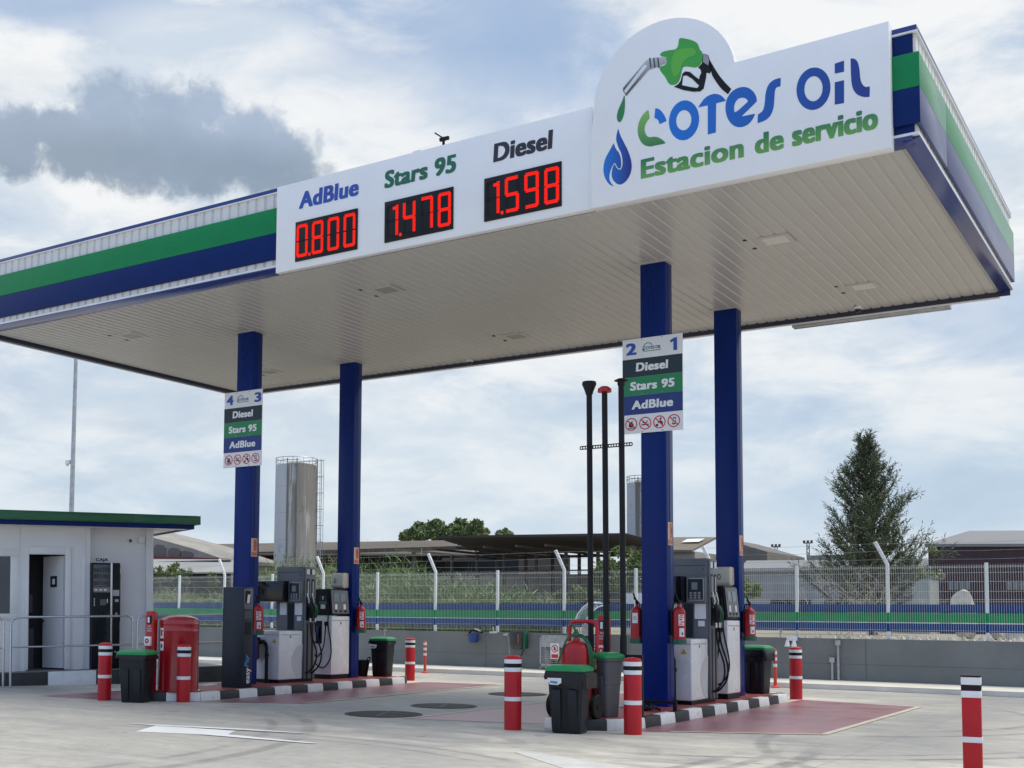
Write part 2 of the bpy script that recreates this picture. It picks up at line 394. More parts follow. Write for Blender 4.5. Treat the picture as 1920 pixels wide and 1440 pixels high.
sheet('forecourt', [(-400, -300), (400, -300), (400, 14.62), (-400, 14.62)], 0, CONC)
s = MB(); s.box(-60, 60, 12.35, 14.4, .004, .10); s.box(-60, 60, 12.2, 12.35, .004, .11, 1)
tag(s.build('pavement', [PAVE, KERBG]), None, kind='structure')
s = MB(); s.add([(-600, 14.62, 1.0), (600, 14.62, 1.0), (900, 900, 1.0), (-900, 900, 1.0)], [(0, 1, 2, 3)])
tag(s.build('dirt_ground', DIRT), None, kind='structure')
# red bays beside the islands, with a worn cream edge line
def bay(name, pts, edge):
    sheet(name, pts, .004, REDG)
    s = MB()
    for a, b in edge:
        a = Vector((a[0], a[1], .008)); b = Vector((b[0], b[1], .008)); n = (b-a).cross(Vector(Z)).normalized()*.05
        s.quad(a-n, b-n, b+n, a+n)
    tag(s.build('bay_edge_line', LINE), None, kind='structure')
bay('red_bay_marking', [(-3.75, .3), (-3.29, .55), (-1.56, 1.52), (-1.6, 7.85), (-3.75, 8.3)], [((-3.29, .55), (-1.56, 1.52)), ((-1.56, 1.52), (-1.6, 7.85))])
bay('red_bay_marking', [(-7.1, -.13), (-4.85, .55), (-4.85, 8.2), (-7.15, 8.0)], [((-7.1, -.13), (-7.15, 8.0))])
bay('red_bay_marking', [(-11.6, .3), (-10.1, 1.2), (-10.4, 8.6), (-12.3, 8.3)], [((-10.1, 1.2), (-10.4, 8.6))])
bay('red_bay_marking', [(-14.78, -.54), (-12.7, -.35), (-13.4, 3.), (-13.75, 8.0), (-15.0, 8.0)], [])
s = MB(); s.add([(-8.62, -3.99, .004), (-7.42, -3.62, .004), (-7.72, -3.1, .004), (-9.05, -3.22, .004)], [(0, 1, 2, 3)])
s.add([(-9.6, -3.28, .0085), (-9.05, -3.28, .0085), (-7.9, -3.02, .0085), (-6.55, -2.75, .0085), (-7.8, -2.82, .0085)], [(0, 1, 2, 3, 4)])
s.add([(-7.75, -3.75, .0085), (-6.05, -3.68, .0085), (-5.95, -3.60, .0085), (-7.6, -3.52, .0085)], [(0, 1, 2, 3)])
tag(s.build('arrow_marking', LINEW), None, kind='structure')
sheet('worn_road_marking', [(-3.75, -2.9), (-2.6, -3.9), (-1.9, -3.55), (-3.45, -2.78)], .004, mat('faded_marking', (.62, .61, .57), .65, var=.08, vs=3, dirt=.7, dirtcol=(.47, .45, .41)))

# ------------------------------------------------------------------ pump islands
def island(name, label, poly, per=.55):
    """kerb of alternating painted blocks round a red deck"""
    t = thing(name, label, 'pump island', (poly[0][0], poly[0][1], 0))
    n = len(poly); P = [Vector((a, b, 0)) for a, b in poly]; c = sum(P, Vector())/n
    inn = []
    for i in range(n):
        a, b, d = P[i-1], P[i], P[(i+1) % n]
        e1 = (b-a).normalized(); e2 = (d-b).normalized(); n1 = Vector((-e1.y, e1.x, 0)); n2 = Vector((-e2.y, e2.x, 0))
        bis = (n1+n2).normalized(); inn.append(b+bis*(.17/max(.35, bis.dot(n1))))
    s = MB(t.location); s.add([p+Vector((0, 0, .146)) for p in inn], [tuple(range(n))]); s.build('deck', REDI, t)
    k = 0
    for i in range(n):
        a, b, ia, ib = P[i], P[(i+1) % n], inn[i], inn[(i+1) % n]; ln = (b-a).length; m = max(1, round(ln/per))
        for j in range(m):
            u, v = j/m, (j+1)/m
            g = .004/ln
            q = [a.lerp(b, u+g), a.lerp(b, v-g), ia.lerp(ib, v-g), ia.lerp(ib, u+g)]
            s = MB(t.location); up = Vector((0, 0, .15)); ch = [(q[3]-q[0]).normalized()*.02, (q[2]-q[1]).normalized()*.02, Vector(), Vector()]
            s.add([x for x in q]+[x+up+h for x, h in zip(q, ch)], [(3, 2, 1, 0), (4, 5, 6, 7), (0, 1, 5, 4), (1, 2, 6, 5), (2, 3, 7, 6), (3, 0, 4, 7)])
            s.build('kerb_block', KW if k % 2 == 0 else KB, t, bevel=.012); k += 1
    return t
KW = mat('white_kerb_paint', (.74, .74, .72), .55, var=.05, vs=4, dirt=.5, dirtcol=(.35, .33, .31))
KB = mat('black_kerb_paint', (.026, .028, .030), .55, var=.25, vs=4, dirt=.35, dirtcol=(.09, .085, .08))
isl_r = island('pump_island', 'pump island with black and white kerb under the right columns and vent pipes',
               [(-3.75, .28), (-3.78, 7.55), (-4.0, 7.9), (-4.6, 7.9), (-4.87, 7.5), (-4.87, -.05), (-4.62, -.22), (-4.0, .1)])
isl_l = island('pump_island', 'pump island with black and white kerb carrying the red drum and payment terminal',
               [(-11.72, .42), (-12.15, 7.35), (-12.4, 7.8), (-13.3, 7.8), (-13.6, 7.4), (-13.45, 2.5), (-12.72, -.30), (-12.15, .0)])

# ------------------------------------------------------------------ canopy
CL, CW, H, ZW, ZT = 17.64, 7.78, 7.155, 7.2, 8.54
cp = thing('canopy', 'large flat forecourt canopy with green and blue stripes on four blue columns', 'canopy', (-8.8, 3.9, 0))
SOFF = mat('soffit_sheet', (.50, .487, .46), .25, var=.02, vs=.3)
def B(): return MB(cp.location)
s = B(); p = .189; xs = []; x = -CL+.12
while x < -.16:
    for dx, dz in ((0, 0), (.128, 0), (.144, .014), (.173, .014)): xs.append((min(x+dx, -.13), H+dz))
    x += p
xs.append((-.13, H))
n = len(xs)
for (ya, yb) in ((.12, 3.716), (3.722, CW-.10)):
    s.add([(a, ya, z) for a, z in xs]+[(a, yb, z) for a, z in xs], [(i, n+i, n+i+1, i+1) for i in range(n-1)])
s.build('soffit', SOFF, cp, fixn=False)
s = B(); s.box(-CL+.05, -.05, .05, CW-.05, H+.06, H+.10); s.box(-CL+.1, -.1, .1, CW-.1, 8.2, 8.3); s.build('roof_deck', GALV, cp)
def ribs(mb, o, a, b, ln, h, per=.2):
    o, a, b = map(Vector, (o, a, b)); pts = []; u = 0
    while u < ln-.01:
        for du, d in ((0, 0), (.018, .028), (.148, .028), (.166, 0)): pts.append((min(u+du, ln), d))
        u += per
    pts.append((ln, 0)); n = len(pts)
    vs = [o+a*u+b*d for u, d in pts]; mb.add(vs+[v+Vector((0, 0, h)) for v in vs], [(i, i+1, n+i+1, n+i) for i in range(n-1)])
s = B(); ribs(s, (-CL, 0, ZW), X, (0, -1, 0), CL-9.6, ZT-ZW-.06); s.build('front_ribbed_fascia', RIB, cp, fixn=False)
s = B(); ribs(s, (0, .0, ZW), Yv, X, CW, ZT-ZW-.06); s.build('side_ribbed_fascia', RIB, cp, fixn=False)
s = B(); ribs(s, (-CL, CW, ZW), X, (0, 1, 0), CL, ZT-ZW-.06); ribs(s, (-CL, 0, ZW), Yv, (-1, 0, 0), CW, ZT-ZW-.06); s.build('rear_ribbed_fascia', RIB, cp, fixn=False)
def stripes(name, z0, z1, m, ms, d=.075):
    s = B(); s.box(-CL-d, -9.72, -d, -.032, z0, z1); s.build(name, m, cp, bevel=.004)
    s = B(); s.prism([(-.42, -d), (d-.002, -d), (.034, -.032), (-.42, -.032)], (0, 0, z0), X, Yv, (0, 0, z1-z0)); s.build(name, m, cp, bevel=.003)
    s = B(); s.prism([(d, -d+.001), (d, 1.62), (.032, 1.62), (.032, -.030)], (0, 0, z0), X, Yv, (0, 0, z1-z0)); s.build(name, ms, cp, bevel=.002)
    s = B(); s.box(.032, d, 1.632, CW+d, z0, z1); s.build(name, ms, cp, bevel=.004)
    s = B(); s.box(-CL-d, -CL-.032, -.03, CW+d, z0, z1); s.box(-CL-.03, .03, CW+.032, CW+d, z0, z1); s.build(name, m, cp, bevel=.004)
stripes('green_stripe', 7.775, 8.195, GREEN_P, GREEN_S); stripes('blue_stripe', 7.335, 7.772, BLUE_P, BLUE_S)
# caps and bottom trims
s = B()
s.box(-CL-.05, -9.72, -.05, .02, 8.475, ZT); s.box(-.45, .05, -.05, .02, 8.475, ZT); s.box(-.03, .05, .021, CW+.05, 8.475, ZT); s.box(-CL-.05, -.032, CW-.02, CW+.05, 8.475, ZT); s.box(-CL-.05, -CL+.02, .021, CW-.021, 8.475, ZT)
s.build('top_trim', TRIMB, cp, bevel=.006)
s = B(); s.box(-.45, 0, -.028, -.004, ZW+.045, 8.45); s.build('corner_panel', BLUE_P, cp)
s = B()
for z0, z1 in ((8.452, 8.474), (ZW+.005, ZW+.04)):
    s = B(); s.box(-CL-.04, -9.72, -.055, -.001, z0, z1); s.box(-.45, .055, -.055, -.001, z0, z1); s.box(.001, .055, .0, CW+.05, z0, z1)
    s.build('white_trim_line', TRIMW, cp, bevel=.004)
s = B(); cham = [(0, ZW+.004), (0.055, ZW+.004), (.055, ZW-.012), (-.13, H-.035), (-.13, H+.03)]
s.prism([(-u, z) for u, z in cham], (-CL, 0, 0), (0, 1, 0), Z, (CL-.02, 0, 0))
s.prism(cham, (0, -.0, 0), X, Z, (0, CW, 0)); s.build('bottom_trim', TRIMB, cp, bevel=.004)
s = B(); s.box(-CL-.03, .02, CW-.10, CW-.06, H-.075, H+.05, 0); s.box(-CL-.03, -.15, CW-.06, CW+.03, H-.085, H-.06, 1)
s.box(-CL-.03, -CL+.06, .0, CW-.1, H-.07, H+.05, 0); s.box(-CL-.06, -CL-.03, .0, CW, H-.085, H-.05, 1)
s.build('rear_gutter', [mat('dark_gutter', (.03, .035, .06), .5), TRIMW], cp)
s = B(); s.box(-3.7, -.95, CW+.04, CW+.16, H-.12, H-.06); s.box(-3.7, -.95, CW+.17, CW+.2, H-.13, H-.02); s.build('cable_tray', GALV, cp, bevel=.004)
s = B(); s.tube([(-6.80, .35, 8.5), (-6.80, .35, 8.86)], .022); s.tube([(-6.80, .35, 8.84), (-6.93, .3, 8.94)], .011); s.box(-6.86, -6.70, .32, .36, 8.80, 8.85); s.build('roof_antenna', BLACKP, cp)
# columns
COLX = {'l': -13.283, 'r': -4.67}
for x0 in COLX.values():
    for y0 in (2.887, 6.276):
        s = B(); s.box(x0, x0+.417, y0, y0+.283, .146, H+.02); c = s.build('column', BLUE, cp, bevel=.006)
        s = B(); s.box(x0-.05, x0+.467, y0-.05, y0+.333, H-.012, H+.01); s.build('collar', SOFF, c)
        s = B(); s.box(x0+.417, x0+.421, y0+.125, y0+.135, .2, 7.1); s.build('seam', BLUE_P, c)
# soffit lights, domes
GLOW = mat('lamp_glass', (.62, .60, .55), .3, emit=(1, .93, .78, .03))
GLOW2 = mat('unlit_lamp_glass', (.30, .29, .27), .25)
for i, (x0, y0) in enumerate(((-2.48, 2.81), (-1.99, 6.09), (-8.92, 1.89), (-8.67, 6.08), (-15.25, 1.87), (-15.2, 6.1))):
    s = B(); r1, r0 = .24, .17
    s.box(x0-r1, x0+r1, y0-r1, y0-r0, H-.016, H+.01); s.box(x0-r1, x0+r1, y0+r0, y0+r1, H-.016, H+.01); s.box(x0-r1, x0-r0, y0-r0, y0+r0, H-.016, H+.01); s.box(x0+r0, x0+r1, y0-r0, y0+r0, H-.016, H+.01)
    c = s.build('soffit_light', SOFF, cp)
    s = B(); s.box(x0-r0, x0+r0, y0-r0, y0+r0, H-.010, H-.002); s.build('diffuser', GLOW if i < 2 else GLOW2, c)
    for yy in (-.27, .2):
        s = B(); s.box(x0-.42, x0-.37, y0+yy, y0+yy+.07, H-.006, H+.01); s.build('clip', BLACKP, c)
for x0, y0 in ((-2.4, 7.4), (-10.62, 7.5)):
    s = B(); s.lathe([(.07, 0), (.07, -.05)], (x0, y0, H), 20); c = s.build('dome_camera', TRIMW, cp)
    s = B(); s.lathe([(.06, -.05), (.055, -.08), (.035, -.105), (.005, -.115)], (x0, y0, H), 20); s.build('dome', SCREEN, c)

# ------------------------------------------------------------------ price sign
ps = thing('price_sign', 'white fuel price board with three red digit displays on the canopy front', 'price sign', (-6.9, -.1, 7.06))
def PB(): return MB(ps.location)
s = PB(); s.box(-9.71, -4.075, -.15, -.036, 7.065, 8.50); s.build('panel', WHITE, ps, bevel=.006)
s = PB(); s.box(-7.05, -6.9, -.12, -.06, 8.502, 8.53); s.build('bracket', TRIMW, ps)
FACE = -.152
inkA = mat('blue_ink', (.02, .07, .38), .4); inkS = mat('green_ink', (.01, .13, .07), .4); inkD = mat('black_ink', (.02, .018, .03), .4)
DOT = mat('red_led', (.25, .005, .003), .5, spec=.1, emit=(1, .016, .005, .95)); OFFD = mat('unlit_led', (.012, .012, .015), .5, spec=.2)
SEG = {'0': 'abcdef', '1': 'bc', '4': 'bcfg', '5': 'acdfg', '7': 'abc', '8': 'abcdefg', '9': 'abcdfg'}
def digit_rects(ch, x0, z0, w, h, m1, m0, mb):
    st = .048
    A = {'a': (x0+.02, x0+w-.02, z0+h-st, z0+h), 'd': (x0+.02, x0+w-.02, z0, z0+st), 'g': (x0+.02, x0+w-.02, z0+h/2-st/2, z0+h/2+st/2),
         'f': (x0, x0+st, z0+h/2+.01, z0+h-.025), 'b': (x0+w-st, x0+w, z0+h/2+.01, z0+h-.025), 'e': (x0, x0+st, z0+.025, z0+h/2-.01), 'c': (x0+w-st, x0+w, z0+.025, z0+h/2-.01)}
    for k, (a, b, c, d) in A.items():
        on = k in SEG[ch]; z = c
        if ch == '1' and not on and k != 'a': pass
        while z < d-.004:
            mb.box(a, b, -.1765 if on else -.1745, -.172, z, min(z+.0135, d), m1 if on else m0); z += .019
def led(txt, x0, x1, z0, z1, label):
    s = PB(); s.box(x0, x1, -.172, FACE+.004, z0, z1); d = s.build('led_display', BLACK, ps, bevel=.004); d['label'] = label
    w = (x1-x0); dw = w*.185; n = 0
    for i, ch in enumerate(txt):
        if ch == '.': continue
        xx = x0+w*(.025+.255*n); n += 1; s = PB()
        digit_rects(ch, xx, z0+.06, dw, z1-z0-.12, 0, 1, s)
        if n == 1: s.box(xx+dw+.022, xx+dw+.062, -.1765, -.172, z0+.055, z0+.10, 0)
        if ch == '1': s.box(xx+dw-.1, xx+dw-.048, -.1765, -.172, z1-.06-.09, z1-.06-.045, 0)
        s.build('digit', [DOT, OFFD], d)
led('0.800', -9.29, -8.05, 7.18, 7.83, 'red digits reading 0.800'); led('1.478', -7.53, -6.30, 7.185, 7.82, 'red digits reading 1.478'); led('1.598', -5.77, -4.535, 7.19, 7.825, 'red digits reading 1.598')
for txt, x0, x1, m in (('AdBlue', -9.24, -8.04, inkA), ('Stars 95', -7.55, -6.26, inkS), ('Diesel', -5.63, -4.67, inkD)):
    s = PB(); text(s, txt, (x0, -.15, 8.035), X, Z, x1-x0, .285, .052, .06, 1.06); s.build('lettering', m, ps)

# ------------------------------------------------------------------ logo sign
lg = thing('station_sign', 'large white logo sign with round hump and pump nozzle emblem on the canopy corner', 'sign', (-2.1, -.1, 7.06))
def LB(): return MB(lg.location)
pl = [(-4.07, 7.05), (-.225, 7.05), (-.225, 8.59), (-2.06, 8.575), (-2.085, 8.60)]
cx0, cz0, rr = -3.045, 8.42, .985
arc = []
a0, a1 = R(14), R(182)
for i in range(33):
    a = a0+(a1-a0)*i/32; arc.append((cx0+rr*math.cos(a), cz0+rr*math.sin(a)))
pl += arc+[(-4.055, 8.2), (-4.07, 8.0)]
s = LB(); s.prism(pl, (0, -.20, 0), X, Z, (0, .165, 0)); s.build('panel', WHITE, lg, bevel=.008)
LF = -.20
def q8(x, y): p = at(1100+x/4.644, 50+y/4.644, LF); return (p.x, p.z)
def q5(x, y): p = at(1060+x/2.2326, 20+y/2.2326, LF); return (p.x, p.z)
def ell(f, cx, cy, ux, uy, vx, vy, n=44): return [f(cx+ux*math.cos(2*PI*i/n)+vx*math.sin(2*PI*i/n), cy+uy*math.cos(2*PI*i/n)+vy*math.sin(2*PI*i/n)) for i in range(n)]
def chaikin(p, k=2):
    for _ in range(k):
        q = []
        for i in range(len(p)):
            a, b = p[i], p[(i+1) % len(p)]; q += [(a[0]*.75+b[0]*.25, a[1]*.75+b[1]*.25), (a[0]*.25+b[0]*.75, a[1]*.25+b[1]*.75)]
        p = q
    return p
def decal(name, splines, m, lift=.003, parent=lg):
    s = LB(); me = fill_mesh(splines, 0.0); s.mesh2d(me, (0, LF, 0), X, Z, 1, 1, 0, 0, lift); return s.build(name, m, parent, fixn=False)
GB = gradient_mat('blue_gradient_vinyl', (.003, .16, .62), (.012, .025, .20), 0, -.9, 1.9)
GB2 = gradient_mat('flame_blue_vinyl', (.003, .20, .68), (.012, .022, .22), 0, -1.85, -1.40)
GG = gradient_mat('green_gradient_vinyl', (.20, .45, .10), (.012, .17, .055), 2, 1.1, .62)
GT = gradient_mat('green_text_vinyl', (.15, .38, .07), (.012, .16, .07), 2, .22, .52)
sm = lambda f, P, k=2: chaikin([f(*p) for p in P], k)
decal('letter_c', [sm(q8, [(540, 728), (530, 728), (480, 775), (448, 850), (443, 920), (460, 985), (495, 1030), (545, 1046), (600, 1035), (685, 1018), (687, 1012), (660, 985), (620, 962), (585, 958), (545, 965), (520, 950), (503, 905), (507, 860), (525, 825), (548, 800), (548, 794)], 1)], GG)
pos = {'o': ([ell(q8, 848, 816, 131, -25, 8, 172), ell(q8, 846, 815, 66, -12, 4, 87)]),
       't': ([[q8(*p) for p in [(972, 703), (985, 680), (1000, 660), (1020, 632), (1045, 610), (1075, 594), (1110, 585), (1140, 588), (1165, 597), (1185, 612), (1200, 628), (1215, 645), (1128, 668), (1125, 922), (1055, 940), (1055, 686)]]]),
       'e': ([sm(q8, [(1468, 757), (1466, 765), (1440, 820), (1390, 865), (1330, 880), (1270, 860), (1225, 800), (1206, 720), (1215, 640), (1255, 570), (1320, 530), (1385, 523), (1440, 550), (1475, 600), (1483, 645), (1480, 655), (1352, 778), (1354, 782)], 1), sm(q8, [(1291, 757), (1282, 715), (1290, 665), (1320, 625), (1365, 617), (1395, 632), (1405, 650), (1403, 654)], 1)]),
       's': ([sm(q5, [(805, 472), (807, 471), (838, 460), (860, 440), (872, 410), (875, 370), (878, 330), (886, 320), (899, 318), (901, 316), (902, 283), (900, 281), (870, 290), (848, 312), (838, 345), (835, 390), (828, 420), (808, 434), (806, 436)], 1)]),
       'O': ([ell(q5, 1039, 327, 71, -13, 5, 88), ell(q5, 1039, 327, 38, -7, 3, 52)]),
       'i': ([[q5(*p) for p in [(1128, 222), (1167, 209), (1167, 256), (1128, 264)]], [q5(*p) for p in [(1128, 300), (1167, 291), (1167, 387), (1128, 394)]]]),
       'l': ([sm(q5, [(1194, 201), (1196, 200), (1212, 201), (1225, 215), (1232, 245), (1235, 290), (1245, 312), (1258, 321), (1273, 317), (1275, 318), (1274, 359), (1272, 362), (1245, 362), (1218, 350), (1202, 325), (1196, 285)], 1)])}
for k, sp in pos.items():
    decal('letter_'+k.lower(), sp, GB)
decal('letter_c_tip', [[q8(*p) for p in [(598, 710), (620, 715), (640, 725), (660, 747), (675, 770), (688, 796), (696, 822), (636, 850), (625, 820), (610, 803), (590, 796)]]], GB)
for wd, x0, w in (('Estacion', -3.35, 1.38), ('de', -1.83, .36), ('servicio', -1.37, 1.005)):
    s = LB(); text(s, wd, (x0, LF, 7.305), X, Z, w, .275, .052, 0, 1.06, .003); s.build('slogan_word', GT, lg)
em = decal('nozzle_emblem', [sm(q8, [(805, 98), (850, 102), (910, 115), (960, 138), (975, 165), (985, 200), (1010, 225), (1012, 270), (1000, 320), (960, 360), (905, 352), (860, 345), (833, 360), (825, 410), (810, 470), (780, 505), (740, 510), (712, 495), (690, 445), (640, 385), (633, 350), (660, 345), (690, 330), (700, 300), (690, 265), (640, 255), (640, 235), (670, 215), (720, 205), (770, 200), (790, 185), (800, 150)], 1)], mat('emblem_green', (.045, .34, .045), .4, var=.02))
decal('highlight', [sm(q8, [(800, 195), (900, 180), (955, 200), (950, 250), (870, 275), (830, 330), (815, 400), (770, 450), (740, 400), (735, 300), (760, 230)], 2)], mat('emblem_light_green', (.10, .42, .045), .4, var=.02), .006, em)
decal('spout', [[q8(*p) for p in [(697, 265), (690, 320), (630, 345), (540, 378), (345, 605), (318, 560), (318, 535), (515, 300), (545, 282), (600, 270)]]], gradient_mat('chrome_print', (.10, .10, .11), (.55, .56, .58), 2, 1.55, 1.9), .006, em)
for px in (545, 580, 615):
    decal('spout_ring', [[q8(*p) for p in [(px, 275), (px+12, 272), (px+22, 352), (px+8, 362)]]], mat('chrome_print_dark', (.08, .08, .09), .4), .008, em)
decal('spout_shine', [[q8(*p) for p in [(505, 330), (530, 345), (340, 585), (328, 560)]]], mat('chrome_print_light', (.72, .73, .75), .4), .008, em)
decal('trigger_guard', [[q8(*p) for p in [(1015, 235), (1060, 250), (1075, 300), (1090, 370), (1075, 410), (1045, 400), (1040, 450), (1020, 540), (990, 565), (930, 568), (850, 555), (760, 525), (800, 500), (820, 470), (835, 410), (860, 390), (900, 395), (940, 430), (980, 460), (985, 430), (1000, 400), (990, 370), (970, 360), (1005, 320)]], [q8(*p) for p in [(835, 480), (840, 430), (870, 425), (920, 455), (965, 500), (980, 512), (965, 535), (900, 525), (830, 510)]]], BLACKP, .005, em)
decal('swivel', [[q8(*p) for p in [(1018, 240), (1058, 255), (1068, 300), (1060, 340), (1015, 310)]]], mat('chrome_print_mid', (.30, .30, .32), .4), .008, em)
decal('hose_print', [sm(q8, [(1070, 285), (1072, 290), (1090, 320), (1130, 390), (1180, 460), (1258, 542), (1260, 546), (1232, 588), (1228, 588), (1170, 540), (1120, 470), (1085, 410)], 1)], BLACKP, .005, em)
decal('drop', [sm(q8, [(330, 585), (335, 640), (332, 740), (310, 815), (285, 838), (265, 815), (262, 770), (280, 710), (310, 650)])], mat('drop_green', (.025, .20, .06), .4, var=.02), .003, em)
fl = decal('flame_emblem', [sm(q8, [(275, 885), (276, 890), (290, 940), (330, 1020), (370, 1100), (394, 1190), (390, 1260), (360, 1330), (310, 1375), (270, 1375), (230, 1340), (215, 1290), (225, 1230), (243, 1190), (262, 1235), (293, 1250), (310, 1222), (314, 1180), (306, 1110), (276, 1050), (256, 990), (260, 940)], 1)], GB2)
decal('flame_tongue', [sm(q8, [(237, 1013), (238, 1018), (250, 1060), (290, 1110), (302, 1180), (300, 1225), (288, 1240), (266, 1225), (245, 1178), (213, 1235), (195, 1300), (203, 1350), (235, 1390), (233, 1393), (190, 1370), (155, 1310), (143, 1240), (160, 1150), (200, 1080)], 1)], GB2, .003, fl)

# ------------------------------------------------------------------ signs on the front columns
def pump_sign(x0, a, b, label):
    """1.0 x 1.52 m plate; built at the origin corner"""
    t = thing('pump_sign', label, 'sign', (x0, 2.86, 4.43), 0, 'fuel lists on the front columns')
    s = MB(); s.box(0, 1.0, -.012, .006, 0, 1.52); s.build('plate', WHITE, t, bevel=.003)
    text_w = {'diesel_band': ('Diesel', .54), 'petrol_band': ('Stars 95', .74), 'additive_band': ('AdBlue', .69)}
    for nm, z0, z1, m in (('diesel_band', .905, 1.195, mat('black_band', (.008, .02, .026), .35)), ('petrol_band', .605, .903, mat('green_band', (.012, .22, .075), .35)), ('additive_band', .30, .603, mat('blue_band', (.010, .03, .19), .35))):
        s = MB(); s.box(.0, 1.0, -.015, -.0125, z0, z1); bd = s.build(nm, m, t)
        txt, w = text_w[nm]
        s = MB(); text(s, txt, (.5-w/2, -.015, z0+.08), X, Z, w, .145, .058, .05, 1.08, .003); s.build('lettering', WHITE, bd)
    for ch, xx, w in ((a, .06, .18), (b, .80, .12 if b == '1' else .18)):
        s = MB()
        if ch == '1': s.mesh2d(fill_mesh([[(.055, 0), (.115, 0), (.115, .20), (.07, .20), (.0, .165), (.012, .125), (.055, .145)]], 0), (xx, -.012, 1.26), X, Z, 1, 1, 0, 0, .004)
        else: text(s, ch, (xx, -.012, 1.26), X, Z, w, .20, .06, 0)
        s.build('pump_number', inkA, t)
    s = MB(); text(s, 'COTES OIL', (.36, -.012, 1.325), X, Z, .29, .05, .03, .1, 1.0); s.box(.34, .37, -.0145, -.0125, 1.31, 1.345); e = s.build('small_logo', mat('logo_blue', (.02, .08, .33), .4), t)
    s = MB(); s.tube([(.345, -.014, 1.36), (.38, -.014, 1.41), (.43, -.014, 1.435), (.48, -.014, 1.42), (.50, -.014, 1.39)], .007, 6); s.box(.36, .65, -.0145, -.0125, 1.295, 1.307); s.build('small_logo_green', mat('logo_green', (.05, .28, .06), .4), e)
    for i in range(4):
        cx, cz, r = .145+.236*i, .15, .102
        me = fill_mesh([disc_pts(0, 0, r, r), disc_pts(0, 0, r*.84, r*.84)], 0)
        s = MB(); s.mesh2d(me, (cx, -.012, cz), X, Z, 1, 1, 0, 0, .004)
        s.obox((cx-.075, -.018, cz+.062), (.137, 0, -.137), (.012, 0, .012), (0, .001, 0)); pg = s.build('prohibition_sign', REDS, t)
        s = MB()
        if i == 0: me = fill_mesh([chaikin([(-.035, -.05), (.035, -.05), (.045, -.01), (.02, .02), (.02, .06), (-.005, .03), (-.02, .04), (-.045, -.01)], 1), [(-.05, -.07), (.05, -.07), (.05, -.058), (-.05, -.058)]], 0)
        elif i == 1: me = fill_mesh([[(-.06, -.03), (.06, -.03), (.06, -.012), (-.06, -.012)], chaikin([(-.05, .03), (-.02, .01), (.02, .02), (.05, .05), (.05, .035), (.02, .0), (-.02, -.005), (-.05, .015)], 1)], 0)
        elif i == 2: me = fill_mesh([disc_pts(.02, .05, .018, .018, 16), chaikin([(.0, .03), (.05, .01), (.06, -.04), (.02, -.05), (.01, -.01), (-.03, -.02), (-.03, -.005)], 1), [(-.06, -.065), (-.02, -.065), (-.02, -.03), (-.06, -.03)]], 0)
        else: me = fill_mesh([[(-.03, -.055), (.02, -.062), (.04, .05), (-.01, .058)], [(-.02, -.035), (.015, -.04), (.03, .035), (-.005, .042)]], 0)
        s.mesh2d(me, (cx, -.012, cz), X, Z, 1, 1, 0, 0, .003); s.build('pictogram', inkD, pg)
    s = MB()
    for bx in (.33, .67):
        for bz in (.02, 1.50): s.lathe([(.012, 0), (.008, .008)], (bx, -.012, bz), 10, (0, -1, 0))
        s.lathe([(.009, 0), (.006, .006)], (bx, -.015, .625), 10, (0, -1, 0))
    s.build('bolts', GALV, t)
    return t
pump_sign(-4.96, '2', '1', 'striped fuel list board numbered 2 and 1 on the right front column')
pump_sign(-13.57, '4', '3', 'striped fuel list board numbered 4 and 3 on the left front column')

# ------------------------------------------------------------------ evacuation notices on the columns
def notice(x, y, label):
    t = thing('fire_notice', label, 'sign', (x, y, 2.83), 0, 'red extinguisher notices on the columns')
    s = MB(); s.box(.002, .008, -.09, .09, -.18, .18); s.build('plate', mat('notice_cream', (.62, .48, .36), .5), t)
    s = MB(); s.box(.0085, .0095, -.08, .08, -.165, -.09); s.box(.0085, .0095, -.03, .075, -.075, .165); s.build('print', ORANGE, t)
    s = MB(); s.box(.0097, .0105, -.005, .03, -.05, .10); s.box(.0097, .0105, -.012, .04, .10, .125); s.tube([(.0102, .03, .1), (.0102, .055, .07), (.0102, .05, .0)], .006, 5); s.box(.0097, .0105, -.065, .065, -.13, -.122); s.box(.0097, .0105, -.05, .05, -.148, -.14); s.build('pictogram', DRED, t)
    return t
notice(-4.253, 3.02, 'small red and cream extinguisher notice on the right front column')
notice(-4.253, 6.40, 'small red and cream extinguisher notice on the right rear column')
notice(-12.866, 3.02, 'small red and cream extinguisher notice on the left front column')
notice(-12.866, 6.42, 'small red and cream extinguisher notice on the left rear column')

